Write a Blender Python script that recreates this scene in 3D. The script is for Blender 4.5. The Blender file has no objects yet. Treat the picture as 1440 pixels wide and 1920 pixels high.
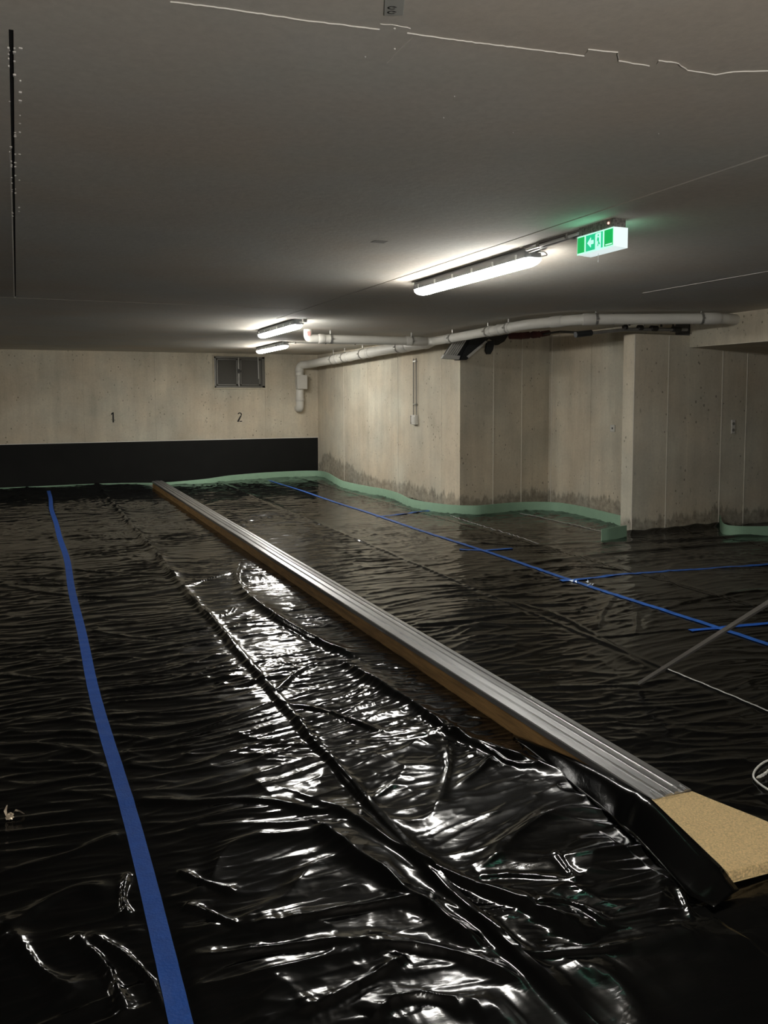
import bpy, math, random
import numpy as np
from mathutils import Vector, Matrix
random.seed(4)
C = bpy.context.scene.collection

# ------------------------------------------------------------------ camera
F, CX, CY, EYE = 1560.0, 720.0, 877.0, 1.52
_v1 = np.array([50-CX, 753-CY, F]); dY = _v1/np.linalg.norm(_v1)
_dn = np.array([90., 20000-CY, F]); _dn = _dn/np.linalg.norm(_dn)
_dn = _dn-dY*(_dn@dY); _dn /= np.linalg.norm(_dn)
dZ = -_dn; dX = np.cross(dY, dZ)
RW = np.array([dX, dY, dZ])
def ray(x, y): return RW@np.array([x-CX, y-CY, F])
EYEP = np.array([0, 0, EYE])
def atz(x, y, z=0.0): v = ray(x, y); return EYEP+v*((z-EYE)/v[2])
def atY(x, y, Y): v = ray(x, y); return EYEP+v*(Y/v[1])
def atX(x, y, X): v = ray(x, y); return EYEP+v*(X/v[0])
cam_d = bpy.data.cameras.new('camera'); cam = bpy.data.objects.new('camera', cam_d); C.objects.link(cam)
ax, ay, az = RW@np.array([1, 0, 0]), RW@np.array([0, -1, 0]), RW@np.array([0, 0, -1])
cam.matrix_world = Matrix(((ax[0], ay[0], az[0], 0), (ax[1], ay[1], az[1], 0), (ax[2], ay[2], az[2], EYE), (0, 0, 0, 1)))
cam_d.sensor_fit = 'VERTICAL'; cam_d.sensor_height = 36.0; cam_d.lens = F/1920*36
cam_d.shift_x = 0.0; cam_d.shift_y = -(960-CY)/1920.0
cam_d.clip_start = 0.02; cam_d.clip_end = 200
bpy.context.scene.camera = cam
# ------------------------------------------------------------------ light and exposure
LAMP_STRENGTH = 46.0
FILL_STRENGTH = 230.0
LAMP_COL = (1.0, 0.98, 0.925)
w = bpy.data.worlds.new('World'); bpy.context.scene.world = w; w.use_nodes = True
w.node_tree.nodes['Background'].inputs[0].default_value = (0.9, 0.95, 1, 1)
w.node_tree.nodes['Background'].inputs[1].default_value = 0.05
vs = bpy.context.scene.view_settings
vs.view_transform = 'Standard'; vs.look = 'None'; vs.gamma = 1.0; vs.use_curve_mapping = False
vs.exposure = 1.2

# ------------------------------------------------------------------ helpers
def prop(o, label=None, cat=None, group=None, kind=None):
    if label: o['label'] = label
    if cat: o['category'] = cat
    if group: o['group'] = group
    if kind: o['kind'] = kind
    return o
def empty(name, loc=(0, 0, 0), rz=0.0, parent=None):
    o = bpy.data.objects.new(name, None); C.objects.link(o); o.location = loc; o.rotation_euler = (0, 0, rz)
    o.empty_display_size = 0.1
    if parent: o.parent = parent
    return o
class MB:
    def __init__(s): s.v = []; s.f = []
    def add(s, v, f):
        n = len(s.v); s.v += [tuple(float(c) for c in p) for p in v]; s.f += [tuple(i+n for i in q) for q in f]; return s
    def box(s, x0, x1, y0, y1, z0, z1, ch=0.0):
        if ch <= 0:
            v = [(x, y, z) for z in (z0, z1) for y in (y0, y1) for x in (x0, x1)]
            return s.add(v, [(0, 2, 3, 1), (4, 5, 7, 6), (0, 1, 5, 4), (2, 6, 7, 3), (0, 4, 6, 2), (1, 3, 7, 5)])
        # chamfered box: octagon prism with inset caps
        def ring(a, z):
            return [(x0+a, y0+ch+0, z), (x0+ch, y0+a, z), (x1-ch, y0+a, z), (x1-a, y0+ch, z), (x1-a, y1-ch, z), (x1-ch, y1-a, z), (x0+ch, y1-a, z), (x0+a, y1-ch, z)]
        v = ring(ch*.9, z0)+ring(0, z0+ch)+ring(0, z1-ch)+ring(ch*.9, z1)
        f = [tuple(range(7, -1, -1)), tuple(range(24, 32))]
        for k in range(3):
            for i in range(8): j = (i+1) % 8; f.append((k*8+i, k*8+j, k*8+8+j, k*8+8+i))
        return s.add(v, f)
    def tube(s, pts, r, n=12, caps=True):
        pts = [np.array(p, float) for p in pts]; rr = r if hasattr(r, '__len__') else [r]*len(pts)
        t0 = pts[1]-pts[0]; t0 /= np.linalg.norm(t0)
        up = np.array([0, 0, 1.]) if abs(t0[2]) < .9 else np.array([1., 0, 0])
        u = np.cross(t0, up); u /= np.linalg.norm(u); V = []
        for i, p in enumerate(pts):
            a = pts[max(i-1, 0)]; b = pts[min(i+1, len(pts)-1)]; t = (b-a)/np.linalg.norm(b-a)
            u = u-t*(u@t); u /= np.linalg.norm(u); w_ = np.cross(t, u)
            for k in range(n):
                an = 2*math.pi*k/n; V.append(p+rr[i]*(math.cos(an)*u+math.sin(an)*w_))
        f = []
        for i in range(len(pts)-1):
            for k in range(n):
                j = (k+1) % n; f.append((i*n+k, i*n+j, (i+1)*n+j, (i+1)*n+k))
        if caps: f += [tuple(range(n-1, -1, -1)), tuple(range((len(pts)-1)*n, len(pts)*n))]
        return s.add(V, f)
    def prism(s, prof, a, b):
        """closed 2D profile (x,z) extruded along y from a to b"""
        n = len(prof)
        v = [(x, a, z) for x, z in prof]+[(x, b, z) for x, z in prof]
        f = [tuple(range(n)), tuple(range(2*n-1, n-1, -1))]+[(i, i+n, (i+1) % n+n, (i+1) % n) for i in range(n)]
        return s.add(v, f)
    def build(s, name, mat, parent=None, smooth=False, kind=None):
        me = bpy.data.meshes.new(name); me.from_pydata(s.v, [], s.f); me.update()
        import bmesh
        b = bmesh.new(); b.from_mesh(me); bmesh.ops.recalc_face_normals(b, faces=b.faces); b.to_mesh(me); b.free()
        if smooth:
            me.polygons.foreach_set('use_smooth', [True]*len(me.polygons))
            try: me.set_sharp_from_angle(angle=math.radians(40))
            except Exception: pass
        me.materials.append(mat)
        o = bpy.data.objects.new(name, me); C.objects.link(o)
        if parent: o.parent = parent
        if kind: o['kind'] = kind
        return o
def copy_tree(o, parent=None):
    c = o.copy(); C.objects.link(c); c.parent = parent
    for ch in [k for k in C.objects if k.parent == o]: copy_tree(ch, c)
    return c
def bent(pts, r=0.08, n=6):
    """round the corners of a polyline"""
    P = [np.array(p, float) for p in pts]; out = [P[0]]
    for i in range(1, len(P)-1):
        a, b, c = P[i-1], P[i], P[i+1]
        d1 = a-b; d2 = c-b; l1 = np.linalg.norm(d1); l2 = np.linalg.norm(d2); q = min(r, l1*.45, l2*.45)
        s_, e_ = b+d1/l1*q, b+d2/l2*q
        for k in range(n+1): t = k/n; out.append((1-t)**2*s_+2*t*(1-t)*b+t*t*e_)
    out.append(P[-1]); return out

# ------------------------------------------------------------------ materials
def srgb(r, g, b):
    f = lambda c: (c/255/12.92 if c/255 <= .04045 else ((c/255+.055)/1.055)**2.4)
    return (f(r), f(g), f(b), 1)
def mat(name, col, rough=.6, metal=0., emit=None, es=0., spec=.5, noise=0., nscale=8., bump=0., bscale=60., stretch=(1, 1, 1), sss=0):
    m = bpy.data.materials.new(name); m.use_nodes = True; nt = m.node_tree; N = nt.nodes; L = nt.links
    b = N['Principled BSDF']; col = tuple(col[:3])+(1,)
    b.inputs['Base Color'].default_value = col; b.inputs['Roughness'].default_value = rough
    b.inputs['Metallic'].default_value = metal; b.inputs['Specular IOR Level'].default_value = spec
    tc = N.new('ShaderNodeTexCoord'); mp = N.new('ShaderNodeMapping'); mp.inputs['Scale'].default_value = stretch
    L.new(tc.outputs['Object'], mp.inputs[0])
    if noise > 0:
        n = N.new('ShaderNodeTexNoise'); n.inputs['Scale'].default_value = nscale; n.inputs['Detail'].default_value = 6
        L.new(mp.outputs[0], n.inputs['Vector'])
        r = N.new('ShaderNodeMapRange'); r.inputs[1].default_value = .3; r.inputs[2].default_value = .7
        r.inputs[3].default_value = 1-noise; r.inputs[4].default_value = 1+noise; L.new(n.outputs[0], r.inputs[0])
        mx = N.new('ShaderNodeVectorMath'); mx.operation = 'SCALE'; mx.inputs[0].default_value = col[:3]
        L.new(r.outputs[0], mx.inputs['Scale']); L.new(mx.outputs[0], b.inputs['Base Color'])
    if bump > 0:
        n2 = N.new('ShaderNodeTexNoise'); n2.inputs['Scale'].default_value = bscale; n2.inputs['Detail'].default_value = 4
        L.new(mp.outputs[0], n2.inputs['Vector'])
        bp = N.new('ShaderNodeBump'); bp.inputs['Strength'].default_value = bump; bp.inputs['Distance'].default_value = .004
        L.new(n2.outputs[0], bp.inputs['Height']); L.new(bp.outputs[0], b.inputs['Normal'])
    if emit:
        b.inputs['Emission Color'].default_value = tuple(emit[:3])+(1,); b.inputs['Emission Strength'].default_value = es
    return m

def concrete(name, col, stain=0.0, holes=1.0, streak=1.0, big_=1.0):
    m = bpy.data.materials.new(name); m.use_nodes = True; nt = m.node_tree; N = nt.nodes; L = nt.links
    b = N['Principled BSDF']; b.inputs['Roughness'].default_value = .85; b.inputs['Specular IOR Level'].default_value = .25
    tc = N.new('ShaderNodeTexCoord')
    def mapping(sc):
        mp = N.new('ShaderNodeMapping'); mp.inputs['Scale'].default_value = sc; L.new(tc.outputs['Object'], mp.inputs[0]); return mp.outputs[0]
    def noise(vec, scale, det=6, rough=.6):
        n = N.new('ShaderNodeTexNoise'); n.inputs['Scale'].default_value = scale; n.inputs['Detail'].default_value = det
        n.inputs['Roughness'].default_value = rough; L.new(vec, n.inputs['Vector']); return n.outputs[0]
    def mrange(x, a, b_, c, d):
        r = N.new('ShaderNodeMapRange'); L.new(x, r.inputs[0])
        for i, q in zip((1, 2, 3, 4), (a, b_, c, d)): r.inputs[i].default_value = q
        return r.outputs[0]
    def math_(op, a, b_):
        n = N.new('ShaderNodeMath'); n.operation = op
        for i, q in enumerate((a, b_)):
            if isinstance(q, (int, float)): n.inputs[i].default_value = q
            else: L.new(q, n.inputs[i])
        return n.outputs[0]
    big = mrange(noise(mapping((1, 1, 1)), 1.3, 5), .3, .7, 1-.20*big_, 1+.14*big_)
    ver = mrange(noise(mapping((5, 5, .5)), 1.6, 6), .3, .7, 1-.09*streak, 1+.08*streak)
    fine = mrange(noise(mapping((1, 1, 1)), 30, 4, .7), .3, .7, .93, 1.05)
    val = math_('MULTIPLY', math_('MULTIPLY', big, ver), fine)
    # bug holes
    vo = N.new('ShaderNodeTexVoronoi'); vo.inputs['Scale'].default_value = 15; L.new(mapping((1, 1, .75)), vo.inputs['Vector'])
    wn = noise(mapping((1, 1, 1)), 3.2, 2)
    thr = mrange(wn, .40, .68, .02*holes, .19*holes)
    spk = mrange(noise(mapping((1, 1, .5)), 24, 3, .5), .66, .78, 1, 1-.35*holes); val = math_('MULTIPLY', val, spk)
    hole = math_('LESS_THAN', vo.outputs['Distance'], thr)
    val = math_('MULTIPLY', val, math_('SUBTRACT', 1.0, math_('MULTIPLY', hole, .5)))
    if stain > 0:
        sep = N.new('ShaderNodeSeparateXYZ'); L.new(tc.outputs['Object'], sep.inputs[0])
        edge = math_('ADD', mrange(noise(mapping((5, 5, .9)), 2.4, 8, .75), .3, .7, -.06, .14), mrange(noise(mapping((1, 1, .2)), 1.1, 3), .35, .65, .10*stain, .20*stain))
        # taller rising damp close to the far corner
        c1 = mrange(sep.outputs[1], 13.4, 15.4, 0.0, 1.0); c2 = mrange(sep.outputs[1], 15.7, 16.0, 1.0, 0.3)
        hi = math_('MULTIPLY', math_('MULTIPLY', c1, c2), .30)
        edge = math_('ADD', edge, hi)
        d = math_('SUBTRACT', edge, sep.outputs[2])
        msk = mrange(d, -.012, .03, 0.0, 1.0)
        msk2 = math_('MULTIPLY', msk, mrange(noise(mapping((1, 1, 1)), 14, 5), .35, .65, .25, .55))
        val = math_('MULTIPLY', val, math_('SUBTRACT', 1.0, msk2))
    mx = N.new('ShaderNodeVectorMath'); mx.operation = 'SCALE'; mx.inputs[0].default_value = col[:3]
    L.new(val, mx.inputs['Scale'])
    # warm/cool drift
    mc = N.new('ShaderNodeMix'); mc.data_type = 'RGBA'; mc.blend_type = 'MULTIPLY'; mc.inputs[0].default_value = 1
    cr = N.new('ShaderNodeValToRGB'); cr.color_ramp.elements[0].color = (1.0, .95, .87, 1); cr.color_ramp.elements[1].color = (.97, 1, .98, 1)
    cr.color_ramp.elements[0].position = .35; cr.color_ramp.elements[1].position = .65
    L.new(noise(mapping((1, 1, 1)), .9, 3), cr.inputs[0]); L.new(mx.outputs[0], mc.inputs[6]); L.new(cr.outputs[0], mc.inputs[7])
    L.new(mc.outputs[2], b.inputs['Base Color'])
    bp = N.new('ShaderNodeBump'); bp.inputs['Strength'].default_value = .5; bp.inputs['Distance'].default_value = .006
    hgt = math_('SUBTRACT', math_('MULTIPLY', noise(mapping((1, 1, 1)), 22, 5), .5), hole)
    L.new(hgt, bp.inputs['Height']); L.new(bp.outputs[0], b.inputs['Normal'])
    return m

M = {}
M['wall'] = concrete('board formed concrete', (.56, .51, .42), stain=1.0)
M['wall_plain'] = concrete('pale concrete', (.56, .51, .42))
M['ceiling'] = concrete('painted ceiling concrete', (.60, .565, .52), holes=.12, streak=0, big_=.25)
M['ceiling_gap'] = mat('dark joint', (.10, .095, .085), .95)
M['floor'] = concrete('screed', (.2, .2, .19))
M['ridge'] = mat('concrete joint fin', (.68, .64, .55), .8, noise=.08)
M['black_band'] = mat('black bitumen paint', (.005, .005, .0042), .7, spec=.25, noise=.3, nscale=3, bump=.1)
M['black_paint'] = mat('black stencil paint', (.01, .009, .008), .7)
M['pipe'] = mat('white plastic drain pipe', (.62, .60, .54), .45, noise=.05, nscale=6)
M['collar'] = mat('pipe coupling', (.55, .53, .48), .5)
M['zinc'] = mat('zinc clamp', (.45, .44, .41), .4, metal=.8)
M['dark_iron'] = mat('dark iron', (.035, .033, .03), .45, metal=.3)
M['steel'] = mat('dull steel', (.32, .31, .29), .45, metal=.7, noise=.2)
M['rust'] = mat('dark red primer', (.07, .018, .014), .8, noise=.3)
M['black_rubber'] = mat('black moulded plastic', (.018, .02, .021), .5)
M['grey_slat'] = mat('grey slat plastic', (.55, .54, .5), .6)
M['window_frame'] = mat('grey steel window frame', (.13, .125, .11), .45, metal=.4)
M['shutter'] = mat('dark window pane', (.012, .010, .008), .6, spec=.15)
M['housing'] = mat('grey lamp housing', (.22, .23, .24), .5)
M['clip'] = mat('clear clip', (.7, .72, .72), .3)
M['diffuser'] = mat('lit diffuser', (.9, .9, .9), .4, emit=LAMP_COL, es=LAMP_STRENGTH)
M['cable_white'] = mat('white cable', (.7, .69, .65), .5)
M['cable_grey'] = mat('grey conduit', (.20, .19, .17), .5)
M['switch'] = mat('off white switch', (.62, .60, .54), .4)
M['hole'] = mat('socket dark', (.03, .03, .03), .6)
M['blue'] = mat('blue masking tape', (.006, .062, .30), .6, spec=.35, noise=.12, nscale=30, bump=.4, bscale=120)
M['blue_pale'] = mat('blue film tape', (.012, .08, .32), .4, noise=.35, nscale=14, bump=.5, bscale=80)
M['foam'] = mat('green foam edge strip', (.23, .37, .255), .75, noise=.05, nscale=12, bump=.2, bscale=300)
M['rail'] = mat('galvanised rail', (.44, .44, .44), .30, metal=.85, noise=.12, nscale=5, bump=.12, bscale=40, stretch=(6, .6, 6))
M['timber'] = mat('brown formwork timber', (.34, .20, .075), .7, noise=.35, nscale=10, bump=.4, bscale=30, stretch=(6, .5, 6))
M['chipboard'] = mat('tan chipboard', (.74, .55, .28), .85, noise=.22, nscale=160, bump=.8, bscale=200)
M['chip_edge'] = mat('chipboard edge', (.62, .46, .23), .9, noise=.4, nscale=120, bump=1, bscale=150)
M['alu'] = mat('aluminium bar', (.42, .40, .37), .4, metal=.6)
M['foil'] = mat('crumpled wrapper', (.65, .55, .42), .25, metal=.3, noise=.4, nscale=40)
M['foil_clear'] = mat('crinkled clear tape', (.55, .62, .72), .2)
M['paste'] = mat('mortar', (.70, .67, .62), .8)
M['lip'] = mat('clear seam tape', (.45, .44, .42), .22)
def film_mat():
    m = bpy.data.materials.new('black polythene film'); m.use_nodes = True; nt = m.node_tree; N = nt.nodes; L = nt.links
    b = N['Principled BSDF']; b.inputs['Base Color'].default_value = (.0014, .0015, .0016, 1)
    b.inputs['IOR'].default_value = 1.40
    tc = N.new('ShaderNodeTexCoord')
    n = N.new('ShaderNodeTexNoise'); n.inputs['Scale'].default_value = 1.7; n.inputs['Detail'].default_value = 5; L.new(tc.outputs['Object'], n.inputs['Vector'])
    r = N.new('ShaderNodeMapRange'); r.inputs[1].default_value = .35; r.inputs[2].default_value = .7; r.inputs[3].default_value = .08; r.inputs[4].default_value = .18
    L.new(n.outputs[0], r.inputs[0]); L.new(r.outputs[0], b.inputs['Roughness'])
    mp = N.new('ShaderNodeMapping'); mp.inputs['Scale'].default_value = (.35, 1, 1); L.new(tc.outputs['Object'], mp.inputs[0])
    n2 = N.new('ShaderNodeTexNoise'); n2.inputs['Scale'].default_value = 26; n2.inputs['Detail'].default_value = 5; n2.inputs['Distortion'].default_value = .6
    L.new(mp.outputs[0], n2.inputs['Vector'])
    bp = N.new('ShaderNodeBump'); bp.inputs['Strength'].default_value = .28; bp.inputs['Distance'].default_value = .004
    L.new(n2.outputs[0], bp.inputs['Height']); L.new(bp.outputs[0], b.inputs['Normal'])
    return m
M['film'] = film_mat()

# ------------------------------------------------------------------ dimensions
CEIL = 2.43; YB = 16.06
XA = 5.42                      # right wall (first stretch)
cB = atz(862, 955); YA = cB[1]; XA1 = cB[0]
XC = 6.93; YD = 7.43; XD = 6.20
print('A end', XA1, YA)

# ------------------------------------------------------------------ setting
fl = MB().box(-7, 12, -9, YB+.3, -.35, -.03).build('floor', M['floor']); prop(fl, 'concrete screed floor under the black sheets', kind='structure')

ceil_root = MB().box(-7, 12, -9, YB+.3, CEIL+.012, CEIL+.3).build('ceiling', M['ceiling_gap'])
prop(ceil_root, 'low grey concrete garage ceiling with slab joints', kind='structure')
g = .005
SLABS = [(-7, 2.592, -9, 8.08, 0), (2.592, 12, -9, 9.10, .0015), (-7, 2.592, 8.08, 9.10, .001), (-7, 12, 9.10, YB+.3, 0)]
SX, SY0, SY1 = -.03, 2.31, 8.08      # slot at the left
SXN, SXF, SW = -.002, -.058, .0055
def qbox(mb, q, z0, z1): return mb.add([(*p, z0) for p in q]+[(*p, z1) for p in q], [(0, 1, 2, 3), (7, 6, 5, 4), (0, 4, 5, 1), (1, 5, 6, 2), (2, 6, 7, 3), (3, 7, 4, 0)])
for (x0, x1, y0, y1, dz) in SLABS:
    mb = MB()
    if x0 == -7 and y0 == -9:
        qbox(mb, [(x0+g, SY0), (SXN-SW, SY0), (SXF-SW*.8, SY1-g), (x0+g, SY1-g)], CEIL-dz, CEIL+.012)
        qbox(mb, [(SXN+SW, SY0), (x1-g, SY0), (x1-g, SY1-g), (SXF+SW*.8, SY1-g)], CEIL-dz, CEIL+.012)
        mb.box(x0+g, x1-g, y0+g, SY0, CEIL-dz, CEIL+.012)
    else: mb.box(x0+g, x1-g, y0+g, y1-g, CEIL-dz, CEIL+.012)
    mb.build('ceiling_slab', M['ceiling'], ceil_root)
# recess above the slot: dark chamber strip and a torn paper edge
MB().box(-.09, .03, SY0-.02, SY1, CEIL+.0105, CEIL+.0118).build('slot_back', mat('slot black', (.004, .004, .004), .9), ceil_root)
mb = MB(); rnd = random.Random(2)
for k in range(46):
    y = SY0+.1+rnd.random()**1.6*2.2; x = SXN+(SXF-SXN)*(y-SY0)/(SY1-SY0)+rnd.choice((-.007, .007, .022)); l = .003+rnd.random()*.006
    mb.box(x-l*.5, x+l*.5, y, y+.003+rnd.random()*.012, CEIL-.002-rnd.random()*.003, CEIL)
mb.build('chipped_edge', M['paste'], ceil_root, kind='stuff')
qbox(MB(), [(SXN-.024, 3.4), (SXN-.020, 3.4), (SXF-.008, SY1), (SXF-.013, SY1)], CEIL-.004, CEIL+.001).build('slot_trim', M['paste'], ceil_root)
# mortar lines squeezed out of the ceiling joint near the camera
def line_strip(pts, wid, z0, z1, name, m_, parent, jit=.002):
    mb = MB(); P = [np.array(atz(x, y, CEIL)[:2]) for x, y in pts]; Q = []
    for a, b in zip(P[:-1], P[1:]):
        n = max(2, int(np.linalg.norm(b-a)/.012))
        for k in range(n): Q.append(a+(b-a)*k/n+np.array([rnd.uniform(-jit, jit), rnd.uniform(-jit, jit)]))
    Q.append(P[-1]); V = []; Fc = []
    for i, q in enumerate(Q):
        a = Q[max(i-1, 0)]; b = Q[min(i+1, len(Q)-1)]; t = (b-a)/np.linalg.norm(b-a); nn = np.array([-t[1], t[0]]); wd = wid*rnd.uniform(.4, 1.2)
        V += [(*(q-nn*wd), z1), (*(q+nn*wd), z1), (*(q+nn*wd*.5), z0), (*(q-nn*wd*.5), z0)]
        if i:
            o = (i-1)*4
            for k in range(4): Fc.append((o+k, o+(k+1) % 4, o+4+(k+1) % 4, o+4+k))
    mb.add(V, Fc); return mb.build(name, m_, parent)
Z0 = CEIL-.003; Z1 = CEIL+.002
line_strip([(320, 2), (400, 12), (580, 38), (712, 54)], .0008, Z0, Z1, 'mortar_line', M['paste'], ceil_root)
line_strip([(765, 61), (900, 80), (1000, 92), (1095, 104), (1101, 95), (1103, 92), (1158, 97), (1160, 113), (1188, 118), (1218, 123)], .0008, Z0, Z1, 'mortar_line', M['paste'], ceil_root)
line_strip([(1232, 120), (1236, 112), (1272, 118), (1290, 131), (1342, 139), (1375, 134), (1440, 132)], .0008, Z0, Z1, 'mortar_line', M['paste'], ceil_root)
line_strip([(712, 44), (745, 47), (770, 53)], .0005, Z0+.001, Z1, 'mortar_line', M['paste'], ceil_root)
line_strip([(778, 65), (750, 92), (725, 118)], .0005, Z0+.001, Z1, 'mortar_line', M['paste'], ceil_root)
line_strip([(1205, 549), (1440, 508)], .003, Z0, Z1, 'mortar_line', M['paste'], ceil_root, .001)
mb = MB()
for (x, y, r) in [(852, 180, 3), (832, 220, 3), (962, 248, 2), (685, 106, 3), (740, 91, 4), (740, 53, 5), (1235, 250, 2)]:
    p = atz(x, y, CEIL); r = r*.0009
    mb.tube([(p[0], p[1], CEIL-.003), (p[0], p[1], CEIL+.002)], [r*.5, r], 6)
mb.build('mortar_speck', M['paste'], ceil_root, kind='stuff')
p = atz(717, 454, CEIL); MB().box(p[0]-.06, p[0]+.02, p[1]-.04, p[1]+.03, CEIL-.001, CEIL+.001).build('patch', mat('patch', (.22, .2, .17), .9), ceil_root)

def wall_panels(root, axis, c, front, spans, z0, z1, m_, ridges=()):
    """panels on a wall face. axis 'x': plane x=c, spans in y; axis 'y': plane y=c, spans in x. front=-1: room on the minus side"""
    for i, (a, b) in enumerate(zip(spans[:-1], spans[1:])):
        d = c+front*.010+front*(.0015 if i % 2 else 0)
        lo, hi = sorted((c, d)); a_, b_ = a+.0025, b-.0025
        mb = MB()
        mb.box(lo, hi, a_, b_, z0, z1) if axis == 'x' else mb.box(a_, b_, lo, hi, z0, z1)
        mb.build('formwork_panel', m_, root)
    for q in ridges:
        lo, hi = sorted((c, c+front*.016)); mb = MB()
        mb.box(lo, hi, q-.004, q+.004, z0+.02, z1) if axis == 'x' else mb.box(q-.004, q+.004, lo, hi, z0+.02, z1)
        mb.build('joint_ridge', M['ridge'], root)
# far wall
wb = MB().box(-7, XA+.3, YB+.01, YB+.3, -.03, CEIL+.01).build('wall_back', M['ceiling_gap']); prop(wb, 'far pale concrete wall with black painted lower band and bay numbers', kind='structure')
W0, W1 = atY(401, 668, YB), atY(497, 727, YB)
wx0, wx1, wz1, wz0 = W0[0], W1[0], W0[2], W1[2]
bx = [-7, -5.2, -3.2, -1.2, .95, atY(290, 700, YB)[0], wx0]
for i, (a, b) in enumerate(zip(bx[:-1], bx[1:])): MB().box(a+.001, b-.001, YB-.0015*(i % 2), YB+.01, -.03, CEIL).build('formwork_panel', M['wall_plain'], wb)
MB().box(wx0+.001, wx1-.001, YB, YB+.01, -.03, wz0).build('formwork_panel', M['wall_plain'], wb)
MB().box(wx0+.001, wx1-.001, YB, YB+.01, wz1, CEIL).build('formwork_panel', M['wall_plain'], wb)
MB().box(wx1+.001, atY(530, 700, YB)[0], YB-.001, YB+.01, -.03, CEIL).build('formwork_panel', M['wall_plain'], wb)
MB().box(atY(530, 700, YB)[0]+.002, XA+.02, YB, YB+.01, -.03, CEIL).build('formwork_panel', M['wall_plain'], wb)
MB().box(-7, XA-.01, YB-.004, YB+.004, -.03, .765).build('painted_band', M['black_band'], wb)
MB().box(-7, XA-.008, YB-.005, YB+.004, .765, .777).build('band_edge', M['paste'], wb)
def digit(polys, x, z, h, name, lab):
    mb = MB()
    for poly in polys:
        P = [(x+u*h, z+v*h) for u, v in poly]; n = len(P)
        mb.add([(a, YB-.006, b) for a, b in P]+[(a, YB+.002, b) for a, b in P], [tuple(range(n)), tuple(range(2*n-1, n-1, -1))]+[(i, (i+1) % n, (i+1) % n+n, i+n) for i in range(n)])
    o = mb.build('stencilled_number', M['black_paint'], wb); o['label'] = lab
p1 = atY(211.5, 782.5, YB); p2 = atY(449.5, 782, YB)
digit([[(-.02, -.5), (.10, -.5), (.10, .5), (.0, .5), (-.02, .46)], [(-.17, .26), (-.10, .23), (-.02, .36), (-.02, .48), (-.12, .42)]], p1[0], p1[2], .185, 'n', 'black stencilled bay number 1')
arc = []
for k in range(11):
    a = math.radians(165-k*21); arc.append((.0+.23*math.cos(a), .27+.22*math.sin(a)))
inn = [(u*.52, .27+(v-.27)*.5) for u, v in arc[::-1]]
digit([arc+inn, [(.19, .11), (.06, .16), (-.27, -.40), (-.27, -.5), (-.12, -.5)], [(-.06, -.5), (.24, -.5), (.24, -.40), (-.01, -.40)]], p2[0], p2[2], .185, 'n', 'black stencilled bay number 2')
# right wall, first stretch (plane x = XA .. slightly skewed to XA1)
def skew_wall(name, P0, P1, thick, px_joints, px_ridges, m_, lab, z1=CEIL, core=None):
    """vertical wall between two floor points, its body to the left of P0->P1; joints picked by pixel column"""
    P0 = np.array(P0, float); P1 = np.array(P1, float)
    L = np.linalg.norm(P1-P0); d = (P1-P0)/L; n = np.array([-d[1], d[0]])
    def bx(a, b, u, v, z0, zt):
        c = [P0+d*a+n*u, P0+d*b+n*u, P0+d*b+n*v, P0+d*a+n*v]
        return MB().add([(*q, z0) for q in c]+[(*q, zt) for q in c], [(0, 1, 2, 3), (7, 6, 5, 4), (0, 4, 5, 1), (1, 5, 6, 2), (2, 6, 7, 3), (3, 7, 4, 0)])
    def par(px):
        v = ray(px, 800)[:2]; A = np.array([[v[0], -d[0]], [v[1], -d[1]]]); return np.linalg.solve(A, P0)[1]
    root = bx(.012 if core else 0, L-(.03 if name == 'wall_right' else 0), .010, thick, -.03, z1+.008).build(name, M['ceiling_gap']); prop(root, lab, kind='structure')
    J = sorted([0]+[par(p) for p in px_joints]+[L]); pass
    for i, (a, b) in enumerate(zip(J[:-1], J[1:])):
        if b-a < .02: continue
        bx(a+(.0012 if i else 0), b-(.0012 if i < len(J)-2 else 0), .0015*(i % 2), .0102, -.03, z1).build('formwork_panel', m_, root)
    for p in px_ridges:
        q = par(p); bx(q-.004, q+.004, -.005, .008, .02, z1).build('joint_ridge', M['ridge'], root)
    return par, P0, d, n
parA, A0, dA, nA = skew_wall('wall_right', (XA, YB), (XA1, YA), .25, (618, 645, 690, 709, 746, 788, 828), (645, 746), M['wall'],
    'long pale concrete side wall with rising damp above green edge strip')
skew_wall('wall_alcove', (XA1, YA+.0), (XC+.2, YA+.0), .25, (925, 978, 1000), (925, 978), M['wall'], 'shaded concrete wall turning right behind the dark grille', core=True)
skew_wall('wall_alcove_side', (XC, YA+.01), (XC, YD+.19), .2, (1107, 1131), (1034,), M['wall'], 'concrete side wall of the alcove with small switch plate')
ZT = 2.225
BXB = 6.98
skew_wall('wall_front_right', (XD, YD), (BXB, YD), .19, (1251,), (1251,), M['wall'], 'grey concrete wall end right of the alcove, ending below the ceiling', z1=ZT, core=True)
fr = bpy.data.objects['wall_front_right']
MB().box(XD, XD+.0125, YD+.0005, YD+.19, -.03, ZT).build('formwork_panel', M['wall'], fr)
MB().box(XD+.001, BXB, YD+.002, YD+.19, ZT, ZT+.01).build('wall_top', M['wall_plain'], fr)
MB().box(XD-.003, XD+.004, YD-.003, YD+.004, 0.02, ZT).build('joint_ridge', M['ridge'], fr)
skew_wall('wall_under_beam', (BXB, YD), (12, YD), .19, (1349, 1398), (1352, 1398), M['wall'], 'dim grey concrete wall continuing under the ceiling beam')
# closing walls that the photograph does not show
for nm, a in (('wall_left', (-7.2, -7, -9, YB)), ('wall_far_right', (12, 12.2, -9, YD)), ('wall_front', (-7, 12, -9.2, -9))):
    o = MB().box(*a, -.03, CEIL).build(nm, M['wall_plain']); prop(o, 'plain concrete wall beyond the picture', kind='structure')
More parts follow.
